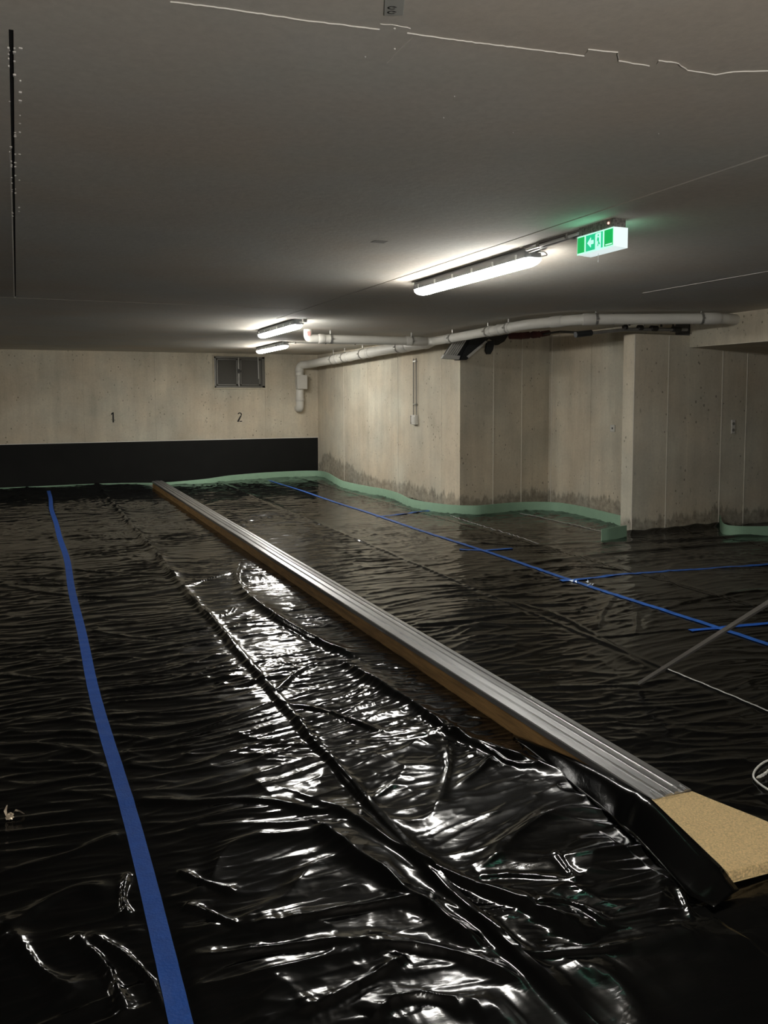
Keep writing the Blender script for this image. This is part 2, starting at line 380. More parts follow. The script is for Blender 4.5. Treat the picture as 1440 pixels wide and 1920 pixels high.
# ceiling beam with slightly sloping soffit
zb = 2.100
mb = MB(); y0, y1 = -9, YD+.01
mb.add([(BXB, y0, zb), (BXB, y1, zb), (BXB, y1, CEIL+.01), (BXB, y0, CEIL+.01), (BXB+2.4, y0, zb-.105), (BXB+2.4, y1, zb-.105), (BXB+2.4, y1, CEIL+.01), (BXB+2.4, y0, CEIL+.01)],
       [(0, 1, 2, 3), (4, 7, 6, 5), (0, 4, 5, 1), (2, 6, 7, 3), (1, 5, 6, 2), (0, 3, 7, 4)])
o = mb.build('ceiling_beam', M['wall_plain']); prop(o, 'deep concrete downstand beam at the right under the ceiling', kind='structure')
MB().box(BXB-.004, BXB+.004, y0, y1, zb-.001, zb+.004).build('edge_ridge', M['ridge'], o)

# ------------------------------------------------------------------ window
win = empty('window_1', ((wx0+wx1)/2, YB, wz0)); prop(win, 'small dark two-pane steel window high in the far wall', kind='structure')
def wbox(x0, x1, z0, z1, ya, yb, name, m_, parent=win):
    cx = win.location
    o = MB().box(x0-cx[0], x1-cx[0], ya, yb, z0-cx[2], z1-cx[2], .003).build(name, m_, parent); return o
e = .035
wbox(wx0-.03, wx1+.03, wz0-.035, wz0, -.012, .06, 'reveal', M['wall_plain']); wbox(wx0-.03, wx1+.03, wz1, wz1+.03, -.012, .06, 'reveal', M['wall_plain'])
wbox(wx0-.03, wx0, wz0, wz1, -.012, .06, 'reveal', M['wall_plain']); wbox(wx1, wx1+.03, wz0, wz1, -.012, .06, 'reveal', M['wall_plain'])
wbox(wx0, wx1, wz0, wz1, .075, .1, 'recess', M['hole'])
for a in ((wx0, wx1, wz0, wz0+e), (wx0, wx1, wz1-e, wz1), (wx0, wx0+e, wz0, wz1), (wx1-e*1.6, wx1, wz0, wz1)): wbox(*a, .0, .05, 'frame', M['window_frame'])
xm = wx0+(wx1-wx0)*.475
for (a, b) in ((wx0+e+.01, xm-.01), (xm+.03, wx1-e*1.6-.03)):
    s_ = empty('sash', (0, 0, 0), 0, win)
    for q in ((a, b, wz0+e+.01, wz0+e+.035), (a, b, wz1-e-.035, wz1-e-.01), (a, a+.025, wz0+e+.01, wz1-e-.01), (b-.04, b, wz0+e+.01, wz1-e-.01)): wbox(*q, -.004, .03, 'sash_bar', M['window_frame'], s_)
    wbox(a+.02, b-.035, wz0+e+.03, wz1-e-.03, .02, .03, 'pane', M['shutter'], s_)
wbox(xm-.012, xm+.012, wz0+.02, wz1-.02, -.022, .0, 'mullion', M['steel'])
wbox(xm+.004, xm+.05, (wz0+wz1)/2-.0, (wz0+wz1)/2+.04, -.06, -.01, 'handle', M['dark_iron'])
wbox(xm-.02, xm+.02, (wz0+wz1)/2-.02, (wz0+wz1)/2+.06, -.05, -.02, 'handle_plate', M['dark_iron'])
mb = MB(); c_ = win.location; mb.tube([(wx1-.14-c_[0], -.03, (wz1+.0)-c_[2]), (wx1-.135-c_[0], -.03, wz0+.17-c_[2])], .006, 8)
mb.build('pull_rod', M['cable_white'], win)

# ------------------------------------------------------------------ lamps
def make_lamp(clips):
    L = 1.62; root = empty('ceiling_lamp')
    mb = MB(); mb.prism([(-.040, 0), (.040, 0), (.056, -.010), (.062, -.062), (-.062, -.062), (-.056, -.010)], .03, L-.03)
    for y0_, y1_ in ((.0, .03), (L-.03, L)):
        s0, s1 = (.55, 1) if y0_ == 0 else (1, .55)
        pr = [(-.040, 0), (.040, 0), (.056, -.010), (.062, -.062), (-.062, -.062), (-.056, -.010)]
        v = [(x*s0, y0_, z*(1 if z == 0 else 1)) for x, z in pr]+[(x*s1, y1_, z) for x, z in pr]
        mb.add(v, [tuple(range(6)), tuple(range(11, 5, -1))]+[(i, i+6, (i+1) % 6+6, (i+1) % 6) for i in range(6)])
    mb.build('housing', M['housing'], root)
    # diffuser: rounded trough with domed ends
    V = []; Fc = []; ys = [.004, .012, .03, .06, .1, L-.1, L-.06, L-.03, L-.012, L-.004]
    sc = [.35, .6, .82, .95, 1, 1, .95, .82, .6, .35]; n = 13
    for y, q in zip(ys, sc):
        for k in range(n):
            a = math.pi*k/(n-1); V.append((-.057*math.cos(a)*(.6+.4*q), y, -.0625-.046*math.sin(a)**.75*q))
    for i in range(len(ys)-1):
        for k in range(n-1): Fc.append((i*n+k, i*n+k+1, (i+1)*n+k+1, (i+1)*n+k))
        Fc.append((i*n+n-1, i*n, (i+1)*n, (i+1)*n+n-1))
    Fc += [tuple(range(n)), tuple(range(len(ys)*n-1, (len(ys)-1)*n-1, -1))]
    MB().add(V, Fc).build('diffuser', M['diffuser'], root, smooth=True)
    for k in range(clips):
        for sx in (-1, 1):
            y = .12+k*(L-.24)/(clips-1)
            mb = MB(); mb.box(sx*.062-.005, sx*.062+.005, y-.009, y+.009, -.068, -.032, .002); mb.build('clip', M['clip'], root)
    return root
LX = 2.84
lampA = make_lamp(6); lampA.location = (LX, 4.31, CEIL)
prop(lampA, 'nearest long strip lamp on the ceiling, beside the green exit sign', 'lamp', 'strip lamps on the ceiling')
mb = MB(); mb.tube(bent([(.0, -.00, -.03), (.03, -.05, -.035), (.045, -.06, -.055), (.02, -.02, -.06)], .02), .004, 8); mb.build('cable_loop', M['cable_grey'], lampA)
for (x, y, lab) in ((LX, 9.06, 'middle strip lamp, just left of the upper drain pipe elbow'), (3.72, 12.55, 'farthest strip lamp, right in front of the small window'),):
    o = copy_tree(lampA); o.location = (x, y, CEIL); o['label'] = lab
for (x, y, lab) in ((.1, -2.1, 'unseen strip lamp added on the ceiling just behind the camera'), (-3.4, 11.0, 'unseen strip lamp added beyond the left edge to light the far wall'), ):  # out-of-view lamps added to brighten the near ceiling and the far wall
    o = copy_tree(lampA); o.location = (x, y, CEIL); o['label'] = lab

# unseen fill light added behind the camera to brighten the ceiling
wl = empty('added_fill_light', (.35, -1.7, 0)); prop(wl, 'added fill light on a stand behind the camera, brightening the ceiling', 'added light')
mb = MB(); mb.box(-.17, .17, -.03, .03, -.11, .11, .01); hd = mb.build('fill_head', M['dark_iron'], wl); hd.location = (0, 0, 1.15); hd.rotation_euler = (math.radians(52), 0, 0)
mb = MB(); mb.box(-.15, .15, .031, .036, -.09, .09); fp_ = mb.build('fill_glass', mat('added fill light glass', (.9, .9, .9), .3, emit=(1, .95, .90), es=FILL_STRENGTH), wl); fp_.location = hd.location; fp_.rotation_euler = hd.rotation_euler
mb = MB(); mb.tube([(0, 0, .3), (0, 0, 1.05)], .016, 10); mb.build('pole', M['dark_iron'], wl)
for k in range(3):
    a = k*2.094; mb = MB(); mb.tube([(0, 0, .55), (.38*math.cos(a), .38*math.sin(a), .02)], .011, 8); mb.build('leg', M['dark_iron'], wl)
# ------------------------------------------------------------------ exit sign
M['sign_green'] = mat('lit green panel', (.0, .3, .08), .4, emit=(.004, .36, .075), es=.48)
M['sign_mid'] = mat('lit sea green panel', (.0, .4, .2), .4, emit=(.01, .42, .19), es=.52)
M['sign_white'] = mat('lit white sign cover', (.7, .9, .85), .4, emit=(.50, 1.0, .80), es=.40)
M['sign_end'] = mat('lit white sign end', (.8, .9, .9), .4, emit=(.74, .86, .86), es=.40)
SGX, SY_0, SY_1 = 2.742, 3.462, 3.762
sign = empty('exit_sign', (SGX, SY_0, CEIL)); prop(sign, 'green lit exit sign box hanging under the ceiling with left arrow', 'exit sign')
Ls = SY_1-SY_0; Wd = .088
mb = MB(); mb.box(.004, Wd-.004, .01, Ls-.004, -.046, 0, .003); mb.build('housing', mat('speckled housing', (.20, .19, .17), .7, noise=.6, nscale=90), sign)
z0s, z1s = -.148, -.048
mb = MB(); mb.add([(0, 0, z1s), (Wd, 0, z1s), (Wd, Ls, z1s), (0, Ls, z1s), (0, 0, z0s+.006), (Wd, 0, z0s), (Wd, Ls, z0s), (0, Ls, z0s+.006)],
   [(0, 1, 2, 3), (4, 7, 6, 5), (0, 4, 5, 1), (1, 5, 6, 2), (2, 6, 7, 3), (3, 7, 4, 0)]); mb.build('light_box', M['sign_end'], sign)
# face towards the room: light frame and panels (y runs away from the camera: left in the picture is large y)
MB().box(-.0015, .0, 0, Ls, z0s+.003, z1s).build('face_plate', M['sign_white'], sign)
def fp(y0, y1, za, zb_, name, m_, d=.003, parent=sign): return MB().box(-d, -.001, y0, y1, za, zb_).build(name, m_, parent)
zt, zl = z1s-.007, z0s+.012
fp(Ls*.79, Ls*.985, zl, zt, 'green_panel', M['sign_green'])
fp(.004, Ls*.235, zl, zt, 'green_panel', M['sign_green'])
pan = fp(Ls*.28, Ls*.745, zl, zt, 'pictogram_panel', M['sign_mid'])
fp(Ls*.03, Ls*.20, zl+.004, zl+.010, 'white_bar', M['sign_white'], .004)
def flat(poly, name, m_, parent, d=.0045):
    n = len(poly); MB().add([(-d, a, b) for a, b in poly]+[(-.002, a, b) for a, b in poly], [tuple(range(n)), tuple(range(2*n-1, n-1, -1))]+[(i, (i+1) % n, (i+1) % n+n, i+n) for i in range(n)]).build(name, m_, parent)
zc = (zt+zl)/2; ya_ = Ls*.60
flat([(ya_+.030, zc), (ya_-.000, zc+.026), (ya_-.000, zc+.010), (ya_-.022, zc+.010), (ya_-.022, zc-.010), (ya_, zc-.010), (ya_, zc-.026)], 'arrow', M['sign_white'], pan)
yd = Ls*.385; flat([(yd+.028, zl), (yd+.028, zt-.008), (yd+.02, zt-.003), (yd-.018, zt-.003), (yd-.018, zl)], 'door_pictogram', M['sign_white'], pan)
mb = MB(); 
fig = [(yd+.004, zt-.022), (yd+.010, zt-.030), (yd+.012, zt-.046), (yd+.004, zt-.038), (yd+.001, zt-.052), (yd+.008, zt-.068), (yd+.003, zt-.070), (yd-.003, zt-.056), (yd-.010, zt-.064), (yd-.013, zt-.060), (yd-.005, zt-.046), (yd-.004, zt-.030)]
flat(fig, 'running_figure', M['sign_mid'], pan, .006)
hd = [(yd+.001+.005*math.cos(a*.7854), zt-.015+.005*math.sin(a*.7854)) for a in range(8)]; flat(hd, 'running_figure', M['sign_mid'], pan, .006)
mb = MB(); mb.tube([(.05, Ls*.62, z0s), (.05, Ls*.62, z0s-.034)], .0012, 6); mb.tube([(.05, Ls*.62, z0s-.034), (.05, Ls*.62, z0s-.046)], .003, 8); mb.build('test_cord', M['cable_white'], sign)
mb = MB(); mb.tube([(-.001, .045, -.022), (.006, .045, -.022)], .006, 10); mb.build('indicator', mat('red indicator', (.5, .1, .1), .4, emit=(1, .45, .38), es=.9), sign)
for (nm, lx, rot, sx, sy, en) in (('sign_glow', -.012, -90, .26, .08, .10), ('sign_glow', Wd+.012, 90, .26, .08, .08)):
    ld = bpy.data.lights.new(nm, 'AREA'); ld.shape = 'RECTANGLE'; ld.size = sy; ld.size_y = sx; ld.energy = en; ld.color = (.22, 1, .62)
    lo = bpy.data.objects.new(nm, ld); C.objects.link(lo); lo.parent = sign; lo.location = (lx, Ls/2, -.098); lo.rotation_euler = (0, math.radians(-rot), 0)
# conduit between lamp and sign
cn = empty('ceiling_conduit', (SGX+.04, SY_1, CEIL)); prop(cn, 'twin conduit on the ceiling between nearest lamp and exit sign', 'conduit')
Lc = 4.33-SY_1
mb = MB(); mb.box(-.022, .026, .0, Lc, -.010, 0, .002); mb.build('channel', M['cable_grey'], cn)
mb = MB(); mb.tube([(-.012, .03, -.020), (-.008, Lc-.02, -.022)], .0085, 10); mb.build('tube', M['cable_white'], cn)
mb = MB(); mb.tube([(.016, -.0, -.020), (.026, Lc*.5, -.020), (.02, Lc-.0, -.03)], .0075, 10); mb.build('tube', M['cable_grey'], cn)
for y in (.12, .40): mb = MB(); mb.box(-.026, .036, y, y+.02, -.030, -.002, .002); mb.build('saddle_clip', M['cable_grey'], cn)
# conduit from farthest lamp to the right
c2 = empty('ceiling_conduit', (3.78, 12.60, CEIL)); prop(c2, 'thin conduit crossing the ceiling from the farthest lamp to the right', 'conduit')
mb = MB(); mb.tube([(0, 0, -.012), (1.9, .0, -.012)], .010, 8); mb.build('tube', M['cable_white'], c2)
for x in (.1, .6, 1.1, 1.7): mb = MB(); mb.box(x, x+.02, -.014, .014, -.026, 0, .002); mb.build('saddle_clip', M['cable_grey'], c2)
o = MB().box(LX+.03, LX+.08, 8.99, 9.04, CEIL-.04, CEIL, .006).build('junction_box', M['cable_white']); prop(o, 'small white junction box on the ceiling at the near end of the middle lamp', 'junction box')
# ceiling tag near the camera
p = atz(738, 14, CEIL); tg = empty('ceiling_tag', (p[0], p[1], CEIL)); prop(tg, 'small grey stamped plate on the ceiling at the top edge', 'plate')
tg.rotation_euler = (0, 0, math.radians(-22))
mb = MB(); mb.box(-.022, .024, -.05, .035, -.003, 0, .001); mb.build('plate', mat('grey plate', (.42, .42, .38), .6), tg)
def gl(cx_, cy_, r):
    mb = MB(); V = []; n = 14
    for k in range(n):
        a = math.radians(40+k*(290/(n-1))); V += [(cx_+r*math.cos(a), cy_+r*math.sin(a)*.75, -.0045), (cx_+r*.6*math.cos(a), cy_+r*.6*math.sin(a)*.75, -.0045)]
    mb.add(V, [(2*i, 2*i+1, 2*i+3, 2*i+2) for i in range(n-1)])
    mb.add([(cx_+r*.1, cy_-.001, -.0045), (cx_+r, cy_-.001, -.0045), (cx_+r, cy_-r*.4, -.0045), (cx_+r*.1, cy_-r*.25, -.0045)], [(0, 1, 2, 3)])
    mb.build('stamped_letter', M['black_paint'], tg)
gl(-.004, .015, .011); gl(-.004, -.008, .011)

# ------------------------------------------------------------------ drain pipes
def drain(name, pts, r, lab, collars, clamps, bend=.09, cap=False, clamp_drop=True):
    root = empty(name, tuple(pts[0])); prop(root, lab, 'pipe'); o0 = np.array(pts[0], float)
    P = [np.array(p, float)-o0 for p in pts]
    mb = MB(); mb.tube(bent(P, bend, 7), r, 20); mb.build('pipe_run', M['pipe'], root, smooth=True)
    def at(t):
        i = min(int(t), len(P)-2); u = t-i; return P[i]*(1-u)+P[i+1]*u, (P[i+1]-P[i])/np.linalg.norm(P[i+1]-P[i])
    for t, ln in collars:
        p, d = at(t); mb = MB()
        mb.tube([p-d*ln/2, p-d*ln/2+d*.008, p+d*ln/2-d*.008, p+d*ln/2], [r*1.04, r*1.12, r*1.12, r*1.04], 20); mb.build('coupling', M['collar'], root, smooth=True)
    for t in clamps:
        p, d = at(t); k = empty('pipe_clamp', (0, 0, 0), 0, root)
        mb = MB(); mb.tube([p-d*.012, p+d*.012], r*1.16, 20); s_ = np.cross(d, [0, 0, 1.]); s_ /= np.linalg.norm(s_)+1e-9
        for sg in (-1, 1): q = p+s_*sg*(r*1.2+.006); mb.tube([q-d*.014, q+d*.014], .010, 8)
        mb.build('band', M['zinc'], k)
        mb = MB(); mb.tube([p+np.array([0, 0, r*1.1]), np.array([p[0], p[1], CEIL-o0[2]])], .009, 8); mb.build('hanger_rod', M['zinc'], k)
    return root
PX = 5.16
pv = atY(562, 690, YB-.14); vx = pv[0]
q = [atX(580, 683, PX), atX(645, 663, PX), atX(735, 657, PX)]
print('pipe1 q', q)
zp = 2.30
cpl = atz(752, 655, zp); jn = atz(818, 643, zp)
yv = YB-.12
drain('side_wall_drain_pipe', [(vx, YB+.0, 1.36), (vx, yv, 1.36), (vx, yv, 2.215), (PX, yv-.2, 2.23), (PX+.02, 11.9, 2.305), (PX+.05, 10.62, 2.315)], .079,
      'thick white drain pipe under the ceiling along the side wall, dropping down the far wall', [(2.35 if False else 1.62, .10), (1.88, .08), (1.2, .06), (3.42, .12), (3.56, .09), (3.80, .10), (4.45, .2)], [3.35, 3.50, 3.72, 4.3], bend=.10)
o = MB().box(vx-.085, vx+.125, yv-.13, yv-.02, 1.74, 2.02, .01).build('access_cover', M['collar'], [k for k in C.objects if k.name == 'side_wall_drain_pipe'][0])
o.location = Vector((0, 0, 0))-Vector((vx, YB, 1.36))
yq = 10.34; zq = 2.315
e1 = atz(583, 634, zq); 
P2 = [(e1[0]-.02, yq, CEIL), (e1[0]-.02, yq, zq), (5.16, yq, zq+.0), (5.13, 9.9, zq), tuple(atz(985, 609, 2.33)), tuple(atz(1085, 599, 2.345)), tuple(atz(1352, 597, 2.355)), (BXB+.01, atz(1352, 597, 2.355)[1]+.05, 2.355)]
print('P2', P2)
drain('upper_drain_pipe', P2, .056, 'slim white drain pipe hung from the ceiling, bending round to the right beam',
      [(1.10, .09), (1.86, .32), (3.05, .07), (3.62, .08), (3.72, .08), (3.83, .08), (4.6, .14), (5.08, .16), (5.93, .18)], [1.17, 1.82, 3.10, 3.58, 3.82, 5.12, 5.86], bend=.13)
o = MB(); o.tube([(e1[0]-.03, yq-.03, CEIL-.04), (e1[0]+.05, yq-.03, CEIL-.04)], .03, 12)
mb = MB(); mb.box(e1[0]-.05, e1[0]-.005, yq-.066, yq-.056, CEIL-.085, CEIL-.03); o = mb.build('red_sticker', mat('red sticker', (.62, .35, .32), .6, noise=.4, nscale=60), bpy.data.objects['upper_drain_pipe']); o.location = -Vector(P2[0])
# Y junction linking both pipes
o = MB().tube([(PX+.05, 10.66, 2.315), (5.155, 10.3, 2.315)], [.085, .06], 16).build('reducer', M['collar'], bpy.data.objects['side_wall_drain_pipe'], smooth=True); o.location = -Vector((vx, YB, 1.36))

# ------------------------------------------------------------------ dark feed pipe with valves above the pier
fz = 2.235
a_ = atz(1085, 628, fz); b_ = atz(1170, 617, fz); c_ = atz(1180, 618, fz); d_ = atz(1288, 618, fz)
vp = empty('valve_pipe', tuple(a_)); prop(vp, 'dark iron pipe with valves running above the pier under the white pipe', 'pipe')
L3 = lambda p: np.array(p)-np.array(a_)
yy = a_[1]
Pn = [np.array([0, 0, -.02]), np.array([.32, .04, .03]), np.array([1.15, -.05, .03])]
ya0 = YD-.13
base = np.array([atY(1085, 627, ya0)[0], ya0, atY(1085, 627, ya0)[2]]); vp.location = tuple(base)
x2 = atY(1288, 618, ya0)[0]-base[0]; z2 = atY(1288, 618, ya0)[2]-base[2]; zm = atY(1175, 618, ya0)[2]-base[2]; xmm = atY(1175, 618, ya0)[0]-base[0]
mb = MB(); mb.tube(bent([(0, 0, 0), (xmm, 0, zm), (x2, 0, z2)], .05), .018, 10); mb.build('feed_pipe', M['steel'], vp, smooth=True)
mb = MB(); mb.tube([(-.04, 0, -.004), (.16, 0, .02)], .032, 12); mb.build('insulation_sleeve', M['black_rubber'], vp, smooth=True)
for px, wd in ((1172, .05), (1200, .07), (1226, .10), (1268, .12)):
    x = atY(px, 618, ya0)[0]-base[0]
    mb = MB(); mb.tube([(x-wd/2, 0, z2), (x-wd/2+.01, 0, z2), (x+wd/2-.01, 0, z2), (x+wd/2, 0, z2)], [.024, .032, .032, .024], 10); v = mb.build('valve_body', M['dark_iron'], vp)
for px in (1168, 1208, 1234):
    x = atY(px, 618, ya0)[0]-base[0]
    mb = MB(); mb.tube([(x, 0, z2+.02), (x, 0, z2+.085)], .009, 8); mb.tube([(x, 0, z2+.08), (x, 0, z2+.095)], .022, 10); mb.build('valve_stem', M['zinc'], vp)
hq = [np.array(atY(x, y, Yh))-base for x, y, Yh in ((1012, 627, 9.3), (1050, 622, 8.6), (1090, 624, ya0+.05))]
mb = MB(); mb.tube(hq, .014, 8); mb.build('hose', M['black_rubber'], vp)
for px in (1150, 1180, 1240, 1262):
    x = atY(px, 618, ya0)[0]-base[0]
    mb = MB(); mb.box(x-.01, x+.01, -.006, .006, z2+.02, CEIL-base[2]); mb.build('hanger', M['dark_iron'], vp)

# ------------------------------------------------------------------ dark slatted chute behind the pipe
gy = YA-.22
def gp(x, y, Y=gy): return np.array(atY(x, y, Y))
gr = empty('slatted_chute', tuple(gp(865, 675))); prop(gr, 'black moulded chute with grey slatted face wedged under the pipe at wall corner', 'chute')
go = gp(865, 675)
def prism_px(pix, Ya, Yb_, name, m_, parent=gr):
    n = len(pix); V = [gp(x, y, Ya)-go for x, y in pix]+[(gp(x, y, Ya)-go)+np.array([0, Yb_-Ya, 0]) for x, y in pix]
    return MB().add(V, [tuple(range(n)), tuple(range(2*n-1, n-1, -1))]+[(i, (i+1) % n, (i+1) % n+n, i+n) for i in range(n)]).build(name, m_, parent)
prism_px([(833, 672), (856, 636), (884, 634), (862, 674)], gy-.0, gy+.10, 'backing', M['black_rubber'])
for k in range(6):
    t = k/5.6; x0 = 834+t*23; x1 = 853+t*22
    prism_px([(x0, 666), (x1, 637), (x1+2.6, 637), (x0+2.6, 666)], gy-.02, gy+.0, 'slat', M['grey_slat'])
prism_px([(829, 672), (833, 665), (863, 667), (861, 674)], gy-.03, gy+.02, 'lower_rail', M['grey_slat'])
prism_px([(862, 675), (884, 634), (926, 625), (912, 640), (875, 675)], gy-.02, gy+.14, 'chute_body', M['black_rubber'])
prism_px([(876, 668), (911, 639), (914, 641), (879, 671)], gy-.035, gy-.02, 'edge_bar', M['grey_slat'])
prism_px([(914, 640), (928, 638), (925, 655), (920, 664), (914, 664), (911, 657)], gy-.01, gy+.03, 'hanging_flap', M['black_rubber'])
prism_px([(918, 632), (955, 626), (946, 640), (934, 647), (929, 638)], gy-.01, gy+.08, 'torn_flap', M['dark_iron'])
rr = empty('insulation_wrap', tuple(gp(955, 628, 9.2))); prop(rr, 'dark red rag-like wrap under the pipe right of the chute', 'wrap'); go2 = gp(955, 628, 9.2)
mb = MB(); rnd = random.Random(5); pts = [gp(x, y, 9.2)-go2 for x, y in ((956, 630), (975, 630), (995, 628), (1012, 627), (1030, 624))]
mb.tube(bent(pts, .03, 3), [.03+.018*rnd.random() for _ in range(len(bent(pts, .03, 3)))], 9); mb.build('wrap', M['rust'], rr)

# ------------------------------------------------------------------ switches
sA = parA(780); pw = A0+dA*sA
def wall_pt(px, py):
    s_ = parA(px); p = A0+dA*s_; t = p[1]/ray(px, py)[1]; return np.array([p[0], p[1], EYE+ray(px, py)[2]*t])
zt_, zb_ = wall_pt(779, 672)[2], wall_pt(779, 778)[2]; zs = wall_pt(779, 796)[2]
sw = empty('wall_switch', (pw[0], pw[1], zs)); prop(sw, 'surface switch box with two vertical conduits on the long side wall', 'switch')
mb = MB(); mb.box(-.055, -.0, -.08, .08, 0, zb_-zs, .006); bxs = mb.build('switch_box', M['switch'], sw)
mb = MB(); mb.box(-.063, -.055, -.06, .05, .03, zb_-zs-.03, .003); mb.build('rocker', M['switch'], sw)
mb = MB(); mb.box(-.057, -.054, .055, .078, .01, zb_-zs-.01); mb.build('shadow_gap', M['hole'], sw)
for dy in (-.055, .05):
    mb = MB(); mb.tube([(-.02, dy, zb_-zs), (-.02, dy*.9, zt_-zs)], .008, 8); mb.build('conduit', M['cable_grey'], sw, smooth=True)
for z in (.30, .95): mb = MB(); mb.box(-.034, 0, -.05, .045, z, z+.02, .002); mb.build('saddle_clip', M['zinc'], sw)
s1 = atX(1149.5, 803, XC); s2 = empty('small_switch', (XC, s1[1], s1[2])); prop(s2, 'tiny white switch plate in the alcove left of the pier', 'switch')
mb = MB(); mb.box(-.012, 0, -.045, .045, -.045, .045, .003); mb.build('plate', M['switch'], s2)
mb = MB(); mb.tube([(-.014, 0, 0), (-.010, 0, 0)], .013, 10); mb.build('key_hole', M['hole'], s2)
s1 = atY(1373.5, 800, YD); s3 = empty('wall_socket', (s1[0], YD, s1[2])); prop(s3, 'tall grey double socket plate on the wall at far right', 'socket')
mb = MB(); mb.box(-.028, .03, -.014, 0, -.082, .082, .004); mb.build('plate', M['switch'], s3)
for z in (-.04, .035):
    mb = MB(); mb.tube([(0, -.017, z), (0, -.013, z)], .019, 14); mb.build('socket_ring', M['cable_grey'], s3)

# ------------------------------------------------------------------ black film on the floor
def hash2(ix, iy, seed):
    h = (ix.astype(np.int64)*374761393+iy.astype(np.int64)*668265263+seed*974634777) & 0xffffffff
    h = ((h ^ (h >> 13))*1274126177) & 0xffffffff; return (h ^ (h >> 16)) & 0xffff
GX = np.cos(np.arange(256)*2*np.pi/256).astype(np.float32); GY = np.sin(np.arange(256)*2*np.pi/256).astype(np.float32)
def pnoise(x, y, seed=0):
    ix = np.floor(x); iy = np.floor(y); fx = x-ix; fy = y-iy
    u = fx*fx*fx*(fx*(fx*6-15)+10); v = fy*fy*fy*(fy*(fy*6-15)+10)
    def g(dx, dy): k = hash2(ix+dx, iy+dy, seed) & 255; return GX[k]*(fx-dx)+GY[k]*(fy-dy)
    a = g(0, 0); b = g(1, 0); c = g(0, 1); d = g(1, 1)
    return (a+(b-a)*u+((c+(d-c)*u)-(a+(b-a)*u))*v)*1.5
def ridged(x, y, seed, p=2.2): return (1-np.minimum(1, np.abs(pnoise(x, y, seed))*1.9))**p
def sstep(a, b, x): t = np.clip((x-a)/(b-a), 0, 1); return t*t*(3-2*t)

SEAM1 = lambda y: 1.108+.05*np.exp(-(y-1.9)/.8)+.006*np.sin(y*1.7)
SEAM2 = 3.24; SEAM3 = 4.86; SEAM4 = 5.98
def TL(y): return .283+.012*np.sin(y*.9)+.006*np.sin(y*2.3+1)
RT0, RT1 = atz(505, 901), atz(1440, 1211)
def TR(y): return RT1[0]+(RT0[0]-RT1[0])*(y-RT1[1])/(RT0[1]-RT1[1])
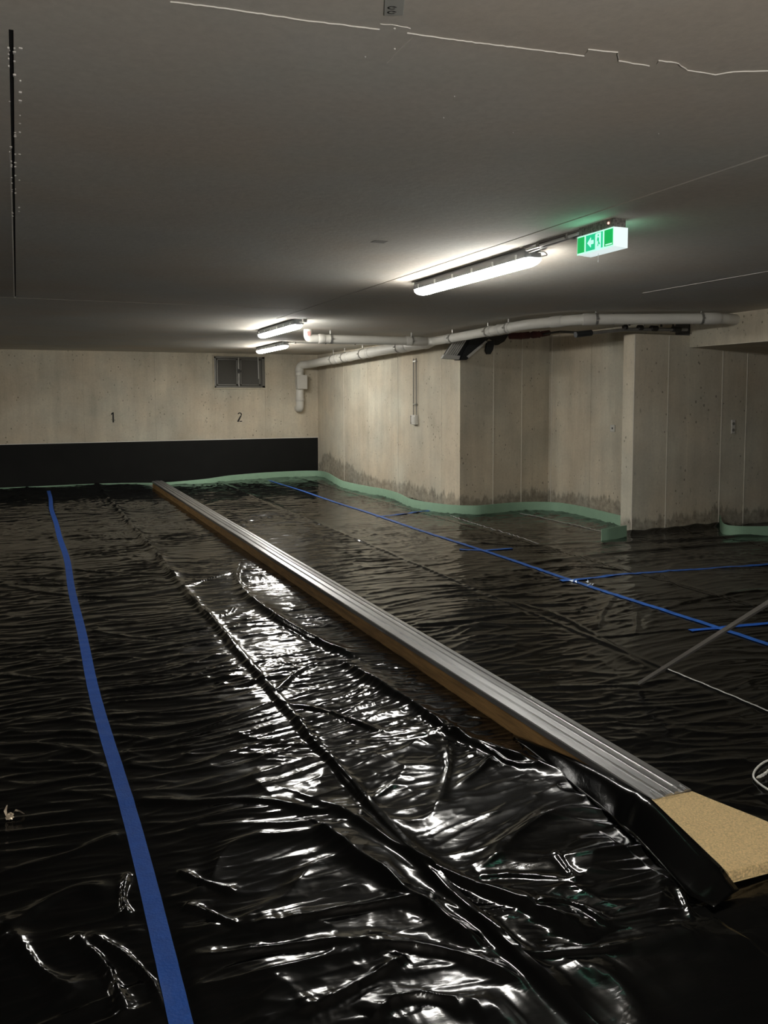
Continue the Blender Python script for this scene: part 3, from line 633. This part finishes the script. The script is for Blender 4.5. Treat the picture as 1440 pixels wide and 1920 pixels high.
# folds: pixel polyline, width, height, asymmetry (far side softer)
FOLDS = [
 ([(455, 1112), (500, 1150), (560, 1188), (610, 1214), (665, 1236)], .030, .050, 3.0),
 ([(650, 1252), (700, 1285), (770, 1325), (830, 1368), (900, 1402), (1000, 1437), (1080, 1460), (1215, 1503)], .034, .055, 3.0),
 ([(450, 1056), (442, 1085), (458, 1112)], .03, .03, 1.5),
 ([(560, 1496), (650, 1532), (740, 1590), (830, 1648), (950, 1688), (1050, 1732), (1112, 1772)], .026, .045, 2.6),
 ([(600, 1560), (690, 1625), (760, 1680), (850, 1738), (900, 1790)], .030, .050, 2.4),
 ([(205, 1500), (350, 1512), (470, 1502), (620, 1530)], .02, .022, 2.5),
 ([(515, 1318), (440, 1352), (350, 1382), (250, 1402)], .02, .018, 2),
 ([(525, 1322), (600, 1333), (660, 1355), (720, 1378)], .016, .022, 2),
 ([(515, 1302), (560, 1262), (600, 1247), (660, 1243)], .016, .026, 2),
 ([(510, 1308), (400, 1325), (280, 1342), (140, 1350)], .02, .014, 2),
 ([(685, 1192), (720, 1210), (755, 1235), (785, 1262)], .018, .028, 2),
 ([(480, 1745), (560, 1735), (650, 1712), (750, 1694), (810, 1700)], .022, .03, 2.4),
 ([(640, 1798), (700, 1776), (800, 1782), (900, 1812), (990, 1850)], .022, .03, 2.4),
 ([(300, 1812), (420, 1800), (560, 1776), (700, 1772)], .02, .022, 2.4),
 ([(830, 1700), (900, 1735), (960, 1780), (1010, 1830), (1080, 1900)], .022, .035, 2),
 ([(700, 1918), (740, 1880), (800, 1872), (870, 1890), (960, 1915)], .02, .03, 2),
 ([(560, 1905), (640, 1870), (720, 1826), (760, 1800)], .02, .025, 2),
 ([(0, 1720), (40, 1790), (90, 1845), (140, 1875)], .024, .03, 1.5),
 ([(140, 1765), (190, 1815), (215, 1860), (232, 1915)], .016, .035, 1.4),
 ([(176, 1764), (250, 1815), (290, 1850), (308, 1895)], .012, .03, 1.4),
 ([(20, 1745), (80, 1700), (150, 1665), (210, 1680)], .02, .02, 2),
 ([(0, 1645), (120, 1610), (240, 1565)], .02, .016, 2),
 ([(240, 1645), (228, 1690), (238, 1722)], .012, .025, 1.4),
 ([(335, 1640), (380, 1662), (440, 1678)], .012, .020, 1.8),
 ([(345, 1703), (400, 1722), (445, 1745)], .012, .02, 1.8),
 ([(870, 1345), (940, 1352), (1000, 1340)], .014, .018, 2),
 ([(855, 1385), (920, 1412), (960, 1440), (1010, 1440)], .016, .024, 2),
 ([(660, 1395), (760, 1388), (850, 1368)], .014, .018, 2),
 ([(880, 1650), (960, 1640), (1080, 1655)], .02, .012, 2),
 ([(900, 1788), (1010, 1800), (1140, 1782), (1300, 1760)], .022, .018, 2),
 ([(1040, 1600), (1080, 1650)], .012, .012, 1.5), ([(1270, 1660), (1300, 1730)], .015, .014, 1.5), ([(990, 1700), (1060, 1690), (1140, 1740)], .015, .02, 1.5),
 ([(835, 1390), (845, 1440), (822, 1510)], .025, .018, 1.3),
 ([(385, 1160), (430, 1155), (440, 1140)], .012, .02, 1.5),
 ([(345, 1105), (380, 1090), (440, 1075)], .015, .02, 1.5),
 ([(0, 1098), (100, 1118), (230, 1125), (330, 1106)], .03, .02, 2), ([(0, 1062), (110, 1066), (190, 1076), (330, 1078)], .03, .018, 2),
 ([(120, 1280), (0, 1268)], .02, .015, 2), ([(170, 1185), (300, 1205), (380, 1190)], .02, .012, 2),
 ([(100, 992), (200, 985), (340, 960), (420, 938)], .03, .016, 2),
 ([(1000, 1058), (1150, 1040), (1300, 1027), (1440, 1018)], .05, .035, 2.2), ([(960, 1072), (1080, 1062), (1190, 1072)], .03, .02, 2),
 ([(1128, 1022), (1200, 1018), (1330, 1012), (1440, 1005)], .05, .04, 2), ([(820, 1006), (960, 1028), (1110, 1018)], .03, .02, 2),
 ([(780, 1176), (900, 1165), (1000, 1150)], .03, .025, 2), ([(950, 1130), (1040, 1150), (1150, 1210), (1215, 1255)], .03, .02, 2),
 ([(1230, 1148), (1330, 1120), (1440, 1108)], .03, .022, 2), ([(1090, 1200), (1200, 1190), (1300, 1180)], .02, .015, 2),
 ([(1220, 1085), (1240, 1078), (1262, 1100)], .04, .03, 1.5), ([(1150, 1120), (1130, 1150), (1120, 1180)], .03, .02, 1.5), ([(1195, 1150), (1192, 1190)], .02, .015, 1.5),
 ([(1040, 1292), (1150, 1287), (1200, 1290)], .02, .014, 2), ([(1100, 1440), (1280, 1436), (1400, 1428)], .02, .014, 2), ([(1120, 1480), (1300, 1500), (1440, 1520)], .02, .012, 2),
]
FW = []
for pts, wd, ht, asy in FOLDS:
    P = [np.array(atz(x, y, 0)[:2]) for x, y in pts]
    # smooth by Chaikin
    for _ in range(2):
        Q = [P[0]]
        for a, b in zip(P[:-1], P[1:]): Q += [a*.75+b*.25, a*.25+b*.75]
        Q.append(P[-1]); P = Q
    FW.append((np.array(P), wd, ht, asy))
def film_h(x, y):
    """height of the film above the floor"""
    x = np.asarray(x, np.float64); y = np.asarray(y, np.float64); shp = x.shape; x = x.ravel(); y = y.ravel()
    near = 1-sstep(2.2, 4.2, y)                          # foreground is looser
    loose = np.clip(near*1.0*sstep(.30, .7, x)+.35*near, 0, 1)*(1-sstep(2.1, 2.4, x)*.8)
    mid = sstep(.6, 1.1, x)*(1-sstep(2.0, 2.2, x))*sstep(2.5, 3.2, y)*(1-sstep(5.6, 7, y))
    wx = pnoise(x*1.1, y*1.3, 3)*.35; wy = pnoise(x*.8+7, y*1.1, 4)*.22
    X = x+wx; Y = y+wy
    h = .0085*ridged(X*1.3, Y*6.0, 11, 2.6)+.0056*ridged(X*2.2, Y*12.0, 12, 2.6)+.0014*ridged(X*6+Y, Y*25, 13, 1.5)
    h *= (.5+.9*np.clip(pnoise(x*.7, y*.9, 5)+.5, 0, 1))*(1-.45*near)
    h += .004*np.clip(pnoise(x*.9, y*.8, 6), 0, 1)
    # loose crumples
    u = x+pnoise(x*2.3, y*2.3, 21)*.16; v = y+pnoise(x*2.1+4, y*2.6, 22)*.16
    cr = .022*ridged(u*1.5, v*3.0, 23, 2.6)+.006*ridged(u*2.4, v*6.0, 24, 2.4)
    h += loose*cr*.62+mid*(.006*ridged(u*2.4, v*8, 26, 2)+.0022*ridged(u*6, v*18, 27, 1.8))
    # explicit folds
    for P, wd, ht, asy in FW:
        m = wd*asy*3.2; lo = P.min(0)-m; hi = P.max(0)+m
        idx = np.nonzero((x > lo[0]) & (x < hi[0]) & (y > lo[1]) & (y < hi[1]))[0]
        if not len(idx): continue
        px = x[idx]; py = y[idx]; best = np.full(len(idx), 9.); sg = np.zeros(len(idx)); tt = np.zeros(len(idx)); n = len(P)-1
        px = px+pnoise(px*5, py*5, 31)*wd*.3; py = py+pnoise(px*5+3, py*5, 32)*wd*.3
        for i in range(n):
            a = P[i]; d = P[i+1]-a; L = d@d; t = np.clip(((px-a[0])*d[0]+(py-a[1])*d[1])/L, 0, 1)
            dx = px-a[0]-t*d[0]; dy = py-a[1]-t*d[1]; ds = np.hypot(dx, dy); s_ = np.sign(d[0]*dy-d[1]*dx)
            q = ds < best; best[q] = ds[q]; sg[q] = s_[q]; tt[q] = (i+t[q])/n
        # far side = larger y
        dirs = np.sign((P[-1]-P[0])[0]) or 1
        soft = (sg*dirs > 0)
        wv = np.where(soft, wd*asy, wd)*(.8+.4*np.sin(tt*9))
        endt = np.clip(np.minimum(tt, 1-tt)*5+.12, 0, 1); 
        hh = ht*np.sqrt(endt)*np.exp(-(best/wv)**1.35)*(.85+.3*pnoise(tt*6, tt*0+wd*99, 33))
        hh *= np.where(best/wv < 3, 1, 0)
        h[idx] = h[idx]*(1-.75*endt*np.exp(-(best/(wv*1.3+wd))**2))+hh*.85
        h[idx] += ht*.05*np.exp(-best/(wd*4))*ridged(tt*11+best*3, best*6, 34, 2)*endt
    # overlap seams
    for sx, hh in ((SEAM1(y)+.008*pnoise(y*3, y*0+.5, 43), .024), (SEAM2+0*y, .010), (SEAM3+0*y, .006), (SEAM4+0*y, .006)):
        d = x-sx; h *= 1-.6*np.exp(-(d/.05)**2); fy = 1+.9*sstep(4.5, 8, y); h += hh*fy*np.exp(-np.abs(np.where(d > 0, d/(.034*fy), d/(.016*fy)))**1.5)*(.6+.6*np.clip(pnoise(y*2.5, y*0+sx, 41)+.3, 0, 1))
    # tapes hold the film down
    for tx in (TL(y), TR(y)):
        d = np.abs(x-tx); k = np.exp(-(d/.05)**4); h = h*(1-.78*k)+.002*k
    # film rises against pier and flattens beside the timber
    k = np.exp(-((y-(YD-.03))/.09)**2)*sstep(XD-.25, XD, x)*(1-sstep(7.55, 7.7, x)); h += .07*k*(.7+.3*pnoise(x*4, y*2, 51))
    db = np.minimum(np.abs(x-1.98), np.abs(x-2.23)); h *= .35+.65*sstep(0, .12, db)
    h = np.where((x > 1.8) & (x < 2.5) & (y < 2.3), h*.6, h)
    return h.reshape(shp)
def lin(a, b, st): n = max(2, int(round((b-a)/st))+1); return list(np.linspace(a, b, n))
def film(name, cols, y1fun, lab, dz=0.0, left=None, right=None, rows=None):
    X0 = np.array(sorted(set(np.round(cols, 5)))); R = rows
    XX, YY = np.meshgrid(X0, R)
    if right is not None:       # curved right edge: stretch columns
        r = right(YY); e0 = X0[-1]; k = sstep(e0-.8, e0, XX); XX = XX+(r-e0)*k
    if left is not None:
        r = left(YY); e0 = X0[0]; k = 1-sstep(e0, e0+.5, XX); XX = XX+(r-e0)*k
    ZZ = film_h(XX, YY)+dz+.0005
    if right is not None: ZZ += .006*np.exp(-((XX-right(YY))/.012)**2)
    nr, nc = XX.shape; V = np.stack([XX, YY, ZZ], -1).reshape(-1, 3).astype(np.float32)
    i = np.arange((nr-1)*(nc-1)); a = (i//(nc-1))*nc+i % (nc-1); Fq = np.stack([a, a+1, a+nc+1, a+nc], -1).astype(np.int32)
    me = bpy.data.meshes.new(name); me.vertices.add(len(V)); me.vertices.foreach_set('co', V.ravel())
    me.loops.add(Fq.size); me.loops.foreach_set('vertex_index', Fq.ravel()); me.polygons.add(len(Fq))
    me.polygons.foreach_set('loop_start', np.arange(0, Fq.size, 4, dtype=np.int32)); me.polygons.foreach_set('use_smooth', np.ones(len(Fq), bool))
    me.update(); me.materials.append(M['film']); o = bpy.data.objects.new(name, me); C.objects.link(o); prop(o, lab, 'plastic sheet'); return o
def rowsY(y0, y1, k): return np.array(lin(-1.2, y0, .04)[:-1]+list(np.exp(np.linspace(math.log(y0), math.log(y1), int(math.log(y1/y0)/k)))))
K = .0026
RA = rowsY(1.75, YB-.03, K); RC = rowsY(2.0, YB-.03, K*1.2); RE = rowsY(2.4, YA-.02, .004)
film('black_plastic_sheet', lin(-4, -.7, .08)+lin(-.7, .2, .011)+lin(.2, 1.25, .006), None, 'black plastic sheet on the floor carrying the left blue tape', right=lambda y: SEAM1(y)+.02, rows=RA, dz=.0025)
film('black_plastic_sheet', lin(1.17, 1.978, .005), None, 'crumpled shiny black plastic sheet strip just left of the metal rail', left=lambda y: SEAM1(y)-.06, rows=RA)
film('black_plastic_sheet', lin(2.22, SEAM2+.015, .010), None, 'black plastic sheet directly right of the metal rail', rows=RC, dz=.002)
film('black_plastic_sheet', lin(SEAM2-.05, SEAM3+.015, .013), None, 'black plastic sheet carrying the right-hand blue tape', rows=RC)
film('black_plastic_sheet', lin(SEAM3-.05, 5.40, .016), None, 'black plastic sheet along the foot of the long side wall', rows=RC, dz=.002)
film('black_plastic_sheet', lin(5.36, 6.9, .018), None, 'black plastic sheet filling the alcove floor before the pier', rows=rowsY(2.4, YA-.03, .0034))
film('black_plastic_sheet', lin(6.88, 9.0, .03), None, 'black plastic sheet under the beam at far right', rows=rowsY(2.4, YD-.02, .004), dz=.002)
film('black_plastic_sheet', lin(1.97, 2.24, .012), None, 'black plastic sheet under the chipboard ramp in the foreground', rows=np.array(lin(-1.2, 2.21, .012)))
# ------------------------------------------------------------------ tapes
def tape(path, wd, m_, lab, grp=None, lift=.0022, step=.02, wob=.0):
    P = [np.array(p[:2], float) for p in path]; Q = []
    for a, b in zip(P[:-1], P[1:]):
        n = max(1, int(np.linalg.norm(b-a)/step))
        for k in range(n): Q.append(a+(b-a)*k/n)
    Q.append(P[-1]); Q = np.array(Q); T = np.gradient(Q, axis=0); T /= np.linalg.norm(T, axis=1)[:, None]; Nn = np.stack([-T[:, 1], T[:, 0]], 1)
    nw = 6; V = []; cols = np.linspace(-.5, .5, nw)
    pts = Q[:, None, :]+Nn[:, None, :]*(cols[None, :, None]*wd)+wob*np.sin(np.arange(len(Q))*1.7)[:, None, None]*Nn[:, None, :]
    z = film_h(pts[..., 0], pts[..., 1]); z = z*.6+z.max(1, keepdims=True)*.4+lift+.003
    n = len(Q); V = np.concatenate([pts, z[..., None]], -1).reshape(-1, 3)
    V2 = V.copy(); V2[:, 2] -= .0015; tot = n*nw; V = np.concatenate([V, V2]); f = []
    for i in range(n-1):
        for k in range(nw-1):
            a = i*nw+k; f.append((a, a+1, a+nw+1, a+nw)); f.append((tot+a, tot+a+nw, tot+a+nw+1, tot+a+1))
        f.append((i*nw, (i+1)*nw, tot+(i+1)*nw, tot+i*nw)); f.append((i*nw+nw-1, tot+i*nw+nw-1, tot+(i+1)*nw+nw-1, (i+1)*nw+nw-1))
    o = MB().add(V, f).build('floor_tape', m_, smooth=True); prop(o, lab, 'tape', grp); return o
ys = np.linspace(1.3, atz(90, 921)[1], 60)
tape([(TL(y), y) for y in ys], .056, M['blue'], 'long blue tape line at the left, running from the foreground to the far wall')
ys = np.linspace(RT1[1]-1.5, RT0[1], 50)
tape([(TR(y)+.012*math.sin(y*2), y) for y in ys], .05, M['blue_pale'], 'long blue tape line right of the metal rail, toward the far corner', step=.03)
rt_ = [k for k in C.objects if k.name.startswith('floor_tape')][-1]
tape([atz(1052, 1092), atz(1150, 1080), atz(1250, 1072), atz(1440, 1060), atz(1560, 1052)], .05, M['blue_pale'], 'pale blue cross tape leaving the right tape line at its wrinkled patch')
tape([atz(1294, 1185), atz(1360, 1178), atz(1440, 1171), atz(1520, 1166)], .045, M['blue'], 'short blue cross tape under the propped bar at right edge')
tape([atz(705, 970), atz(750, 966), atz(835, 955)], .05, M['blue_pale'], 'short blue cross tape far back near the side wall')
tape([atz(862, 1031), atz(910, 1033), atz(960, 1030)], .05, M['blue_pale'], 'short blue cross tape between the far and the wrinkled one')
tape([(SEAM2-.0, y) for y in np.linspace(2.4, 3.6, 20)], .010, M['lip'], 'pale glinting clear tape edge at the right below the bar', lift=.004, wob=.0)
tape([atz(975, 964), atz(1040, 978), atz(1130, 999)], .012, M['lip'], 'thin clear tape line on the sheet in the alcove', lift=.003)
tape([atz(845, 969), atz(920, 992), atz(985, 1013), atz(1010, 1022)], .012, M['lip'], 'thin clear tape line just left of the alcove one', lift=.003)
rnd = random.Random(21); mb = MB(); cq = atz(1095, 1096)
for k in range(7):
    a = cq+np.array([rnd.uniform(-.07, .07), rnd.uniform(-.10, .10), 0]); a[2] = float(film_h(a[0], a[1]))+.007
    b = a+np.array([rnd.uniform(-.05, .05), rnd.uniform(.02, .07), .004]); c = a+np.array([rnd.uniform(.01, .04), rnd.uniform(-.01, .03), .014])
    mb.add([a, b, c, a-np.array([0, 0, .003])], [(0, 1, 2), (0, 2, 3), (0, 3, 1), (1, 3, 2)])
mb.build('crumpled_patch', M['foil_clear'], rt_)
# ------------------------------------------------------------------ green foam edge strips
def foam(pts, lab, hts, lean=.02, r=.15):
    P = [np.array(p, float) for p in pts]; P = [p[:2] for p in P]
    hs = np.array(hts, float); Q = []; Hh = []
    for i, (a, b) in enumerate(zip(P[:-1], P[1:])):
        for k in range(10): Q.append(a+(b-a)*k/10); Hh.append(hs[i]+(hs[i+1]-hs[i])*k/10)
    Q.append(P[-1]); Hh.append(hs[-1]); Q = np.array(Q); Hh = np.array(Hh)
    ker = np.ones(7)/7
    for _ in range(2):
        for c in range(2): q = np.pad(Q[:, c], 3, mode='reflect', reflect_type='odd'); Q[:, c] = np.convolve(q, ker, 'valid')
    n = len(Q); T = np.gradient(Q, axis=0); T /= np.linalg.norm(T, axis=1)[:, None]; Nn = np.stack([-T[:, 1], T[:, 0]], 1)
    V = []; f = []; th = .010
    for i in range(n):
        nn = Nn[i]
        prof = [(-.0, .001), (lean*.25, Hh[i]*.4), (lean*.7, Hh[i]*.8), (lean, Hh[i]), (lean+th, Hh[i]), (lean*.7+th, Hh[i]*.8), (lean*.25+th, Hh[i]*.4), (th, .001)]
        for u, z in prof: V.append((*(Q[i]+nn*u), z))
    m = 8
    for i in range(n-1):
        for k in range(m): f.append((i*m+k, (i+1)*m+k, (i+1)*m+(k+1) % m, i*m+(k+1) % m))
    f += [tuple(range(m)), tuple(range((n-1)*m, n*m))[::-1]]
    o = MB().add(V, f).build('foam_edge_strip', M['foam'], smooth=True); prop(o, lab, 'foam strip', 'green foam strips along the wall feet'); return o
fz_ = .012
main = [(-.9, 15.93), (0.6, 15.95), (1.5, 15.97)]+[tuple(atz(x, y, fz_)[:2]) for x, y in ((300, 909), (345, 908), (390, 906), (430, 901), (500, 896), (560, 893), (597, 892.5), (612, 896), (625, 905), (640, 914), (680, 923), (720, 930), (745, 938), (765, 950), (800, 957), (850, 963), (900, 964), (940, 959), (985, 956), (1040, 956), (1080, 963), (1120, 973), (1162, 984), (1190, 992))]
hts = [.018, .02, .02, .045, .07, .09, .11, .12, .12, .12, .12]+[.12]*40
foam(main, 'long wavy green foam strip standing along far wall, side wall and alcove', hts[:len(main)], lean=.02)
foam([atz(x, y, .01) for x, y in ((1128, 1013), (1140, 1012), (1152, 1010), (1175, 1006))], 'short green foam strip end standing at the pier foot', [.125, .13, .135, .135], lean=.0)
foam([(atz(1349, 987, .01)[0], YD-.02), (atz(1352, 1000, .01)[0], atz(1352, 1000, .01)[1])]+[atz(x, y, .01) for x, y in ((1362, 1003), (1385, 1005.5), (1440, 1005.5), (1560, 1003))], 'green foam strip curling off the wall under the beam at right edge', [.14, .13, .12, .12, .12, .12], lean=.0)
# ------------------------------------------------------------------ timber board and metal rail
TZ = .118
ra = atz(1222, 1497, TZ); rb = atz(1298, 1482, TZ); rf = atz(291, 905, TZ*.8)
RXL, RXR = ra[0], rb[0]; Y0R = (ra[1]+rb[1])/2; Y1R = 14.98
print('rail', RXL, RXR, Y0R, rf)
bd = empty('formwork_board', ((RXL+RXR)/2, Y0R, 0)); prop(bd, 'brown timber board on edge carrying the metal rail across the floor', 'board')
hw = (RXR-RXL)/2
MB().box(-hw+.012, hw-.012, .004, Y1R-Y0R, .0, TZ-.010).build('timber', M['timber'], bd)
rl = empty('metal_rail', ((RXL+RXR)/2, Y0R, 0)); prop(rl, 'long ribbed galvanised metal rail lying on the timber board', 'metal rail')
prof = [(-hw, TZ-.030), (-hw, TZ-.006), (-hw+.004, TZ-.002), (-hw+.042, TZ), (-hw+.046, TZ-.005), (-hw+.052, TZ-.005), (-hw+.056, TZ+.004), (-hw+.086, TZ+.006), (-hw+.090, TZ+.001), (-hw+.096, TZ+.001),
        (-hw+.100, TZ+.007), (-hw+.112, TZ+.007), (-hw+.116, TZ+.002), (2*hw-hw-.035, TZ), (2*hw-hw-.030, TZ+.005), (hw-.004, TZ+.004), (hw, TZ), (hw, TZ-.03), (hw-.003, TZ-.03), (hw-.004, TZ-.004), (-hw+.003, TZ-.009), (-hw+.003, TZ-.030)]
def sweep(prof, y0, y1, n, wav):
    V = []; f = []; m = len(prof); R_ = random.Random(9)
    for i in range(n+1):
        y = y0+(y1-y0)*(i/n)**1.3; a = wav*math.sin(y*1.3)+wav*.6*math.sin(y*3.1+1); zz = wav*.5*math.sin(y*2.2)
        for x, z in prof: V.append((x+a, y, z+zz))
    for i in range(n):
        for k in range(m): f.append((i*m+k, i*m+(k+1) % m, (i+1)*m+(k+1) % m, (i+1)*m+k))
    f += [tuple(range(m)), tuple(range(n*m, (n+1)*m))[::-1]]
    return MB().add(V, f)
sweep(prof, 0, Y1R-Y0R, 90, .0015).build('rail_profile', M['rail'], rl)
# torn ends of the rail
rnd = random.Random(8); mb = MB()
for k in range(9):
    x = -hw+.03+k*.016; l = rnd.uniform(.004, .014)
    mb.tube([(x, .02+rnd.uniform(0, .03), TZ+.006), (x+rnd.uniform(-.012, .012), rnd.uniform(-.004, .02), TZ+.008)], [.0025, .001], 6)
mb.build('burr', M['rail'], rl, kind='stuff')
for y in (1.0, 2.6, 4.4, 6.4, 8.8, 11.2):
    mb = MB(); mb.tube([(hw-.02, y, TZ+.004), (hw-.02, y, TZ+.009)], [.007, .005], 8); mb.build('screw', M['zinc'], rl)
# chipboard ramp sloping to the floor
L0, R0 = np.array(ra), np.array(rb); 
zf = .056
Lf = np.array([RXL+.01, atz(1363, 1634, zf)[1], zf]); Rf = atz(1440, 1537, .085)
rdir = (Rf-R0); Rend = R0+rdir*((R0[1]-Lf[1])/(R0[1]-Rf[1])); Rend[2] = zf
pz = atz(1363, 1634, zf); Lf = np.array([pz[0], pz[1], zf]); Rend[1] = Lf[1]-.02; 
print('ramp', L0, R0, Lf, Rend)
rp = empty('chipboard_ramp', (L0[0], L0[1], 0)); prop(rp, 'tan chipboard plate sloping down from the end of the metal rail at right', 'board')
o_ = np.array([L0[0], L0[1], 0]); th = .042
nseg = 8; V = []; f = []
L0b = L0.copy(); R0b = R0.copy(); L0b[2] = R0b[2] = TZ-.003
rnd = random.Random(3)
for i in range(nseg+1):
    t = i/nseg; a = L0b*(1-t)+Lf*t-o_; b = R0b*(1-t)+Rend*t-o_
    for p, dz in ((a, 0), (b, 0), (b, -th), (a, -th)): V.append((p[0]+rnd.uniform(-.0015, .0015), p[1], p[2]+dz))
for i in range(nseg):
    for k in range(4): f.append((i*4+k, (i+1)*4+k, (i+1)*4+(k+1) % 4, i*4+(k+1) % 4))
f += [(0, 1, 2, 3), (nseg*4+3, nseg*4+2, nseg*4+1, nseg*4)]
MB().add(V, f).build('plate', M['chipboard'], rp)
n = 26; V = []; f = []
a = Lf-o_; b = Rend-o_
for i in range(n+1):
    t = i/n; p = a*(1-t)+b*t
    V += [(p[0], p[1]+.006, p[2]+.001), (p[0], p[1]-.004-rnd.random()*.006, p[2]-.004), (p[0], p[1]-.004-rnd.random()*.006, p[2]-th*.7), (p[0], p[1]+.006, p[2]-th)]
for i in range(n):
    for k in range(4): f.append((i*4+k, (i+1)*4+k, (i+1)*4+(k+1) % 4, i*4+(k+1) % 4))
f += [(0, 1, 2, 3), (n*4+3, n*4+2, n*4+1, n*4)]
MB().add(V, f).build('frayed_edge', M['chip_edge'], rp)
# film apron tucked up against the ramp side and last stretch of board
n = 40; V = []; f = []; m = 7
pathL = [(RXL-.004, Y0R+.9, .0, .02), (RXL-.006, Y0R+.45, .07, .05), (RXL-.008, Y0R+.1, .105, .09), (L0[0]-.006, L0[1], .108, .10), (Lf[0]-.004, Lf[1]+.02, zf-.004, .14), (Lf[0]+.0, Lf[1]-.05, .012, .12)]
PL = np.array(pathL)
for i in range(n+1):
    t = i/n*(len(PL)-1); k = min(int(t), len(PL)-2); u = t-k; x, y, z, wd = PL[k]*(1-u)+PL[k+1]*u
    for j in range(m):
        s_ = j/(m-1); V.append((x-wd*s_**.8-.004*math.sin(i*.9)*s_*(1-s_)*4, y-.02*s_, z*(1-s_)**1.15+.012*(1-s_)*s_*math.sin(i*.55)+.014*s_*0+.012))
for i in range(n):
    for j in range(m-1): a = i*m+j; f.append((a, a+1, a+m+1, a+m))
o = MB().add(V, f).build('film_apron', M['film'], smooth=True); prop(o, 'black plastic flap drawn up against the left side of the chipboard plate', 'plastic sheet')
so = o.modifiers.new('t', 'SOLIDIFY'); so.thickness = .0012
# ------------------------------------------------------------------ propped bar
b0 = np.array(atz(1200, 1281, .030))
v = ray(1470, 1112); 
cdep = (RW.T@(b0-EYEP))[2]; 
def at_depth(x, y, D): return EYEP+ray(x, y)*(D/F)
b1 = at_depth(1470, 1112, cdep*.80)
print('bar', b0, b1)
bar = empty('aluminium_bar', tuple(b0)); prop(bar, 'thin grey metal bar slanting up from the floor to the right edge', 'bar')
d = b1-b0
mb = MB(); t = d/np.linalg.norm(d); sd = np.cross(t, [0, 0, 1.]); sd /= np.linalg.norm(sd); up = np.cross(sd, t); V = []
for s_ in (0, 1.5):
    for a, b in ((-.014, -.008), (.014, -.008), (.014, .008), (-.014, .008)): V.append(d*s_+sd*a+up*b)
mb.add(V, [(0, 1, 2, 3), (7, 6, 5, 4), (0, 4, 5, 1), (1, 5, 6, 2), (2, 6, 7, 3), (3, 7, 4, 0)]); mb.build('bar_profile', M['alu'], bar)
mb = MB(); V = []
for s_ in (0.0, 1.5):
    for a, b in ((-.003, .008), (.003, .008), (.003, .011), (-.003, .011)): V.append(d*s_+sd*a+up*b)
mb.add(V, [(0, 1, 2, 3), (7, 6, 5, 4), (0, 4, 5, 1), (1, 5, 6, 2), (2, 6, 7, 3), (3, 7, 4, 0)]); mb.build('rib', M['alu'], bar)
# ------------------------------------------------------------------ cable loop at right edge
def fz3(x, y, up_=.012): p = atz(x, y, .012); return np.array([p[0], p[1], float(film_h(p[0], p[1]))+up_])
lp = fz3(1430, 1460, 0); cl = empty('cable_coil', tuple(lp)); prop(cl, 'white cable loop with a frayed tie lying at the right edge', 'cable')
mb = MB(); pts = [fz3(x, y)-lp for x, y in ((1475, 1420), (1440, 1427), (1424, 1436), (1414, 1448), (1412, 1458), (1416, 1465), (1424, 1472), (1440, 1482), (1480, 1505), (1530, 1505), (1560, 1475), (1545, 1440), (1510, 1422), (1475, 1418), (1450, 1424))]

for _ in range(3):
    Q = [pts[0]]
    for a, b in zip(pts[:-1], pts[1:]): Q += [a*.75+b*.25, a*.25+b*.75]
    pts = Q+[pts[-1]]
mb.tube(pts, .0042, 10); mb.build('cable', M['cable_white'], cl, smooth=True)
mb = MB(); pts = [fz3(x, y, .018)-lp for x, y in ((1419, 1463), (1427, 1460), (1434, 1455), (1441, 1449), (1452, 1438))]
mb.tube(bent(pts, .01, 3), [.003+.004*abs(math.sin(i*1.1)) for i in range(len(bent(pts, .01, 3)))], 7); mb.build('cable_tie', M['cable_white'], cl)
# ------------------------------------------------------------------ crumpled wrapper at left
cp = fz3(19, 1535, .0); wr = empty('crumpled_wrapper', tuple(cp)); prop(wr, 'small crumpled golden wrapper scrap at the left edge', 'litter')
rnd = random.Random(12); V = []; f = []; nu, nv = 12, 8
for i in range(nu):
    for j in range(nv):
        a = 2*math.pi*i/nu; b = math.pi*(j+.5)/nv; r = rnd.uniform(.6, 1.15)
        V.append((.017*math.cos(a)*math.sin(b)*r, .014*math.sin(a)*math.sin(b)*r, .014+.013*math.cos(b)*r))
for i in range(nu):
    for j in range(nv-1): a = i*nv+j; b = ((i+1) % nu)*nv+j; f.append((a, b, b+1, a+1))
f += [tuple(i*nv for i in range(nu))[::-1], tuple(i*nv+nv-1 for i in range(nu))]
MB().add(V, f).build('crumple', M['foil'], wr)
mb = MB(); mb.add([(.008, 0, .022), (.02, .004, .036), (.036, -.004, .030), (.050, .002, .012), (.046, .008, .010), (.03, .008, .022), (.016, .010, .026)], [(0, 1, 6), (1, 5, 6), (1, 2, 5), (2, 4, 5), (2, 3, 4)])
mb.build('folded_corner', M['foil'], wr)
mb = MB(); mb.add([(-.014, 0, .018), (-.02, .004, .036), (-.010, .002, .058), (-.006, .006, .056), (-.010, .006, .036), (-.009, .006, .018)], [(0, 1, 4, 5), (1, 2, 3, 4)])
mb.build('loose_strand', M['foil'], wr)
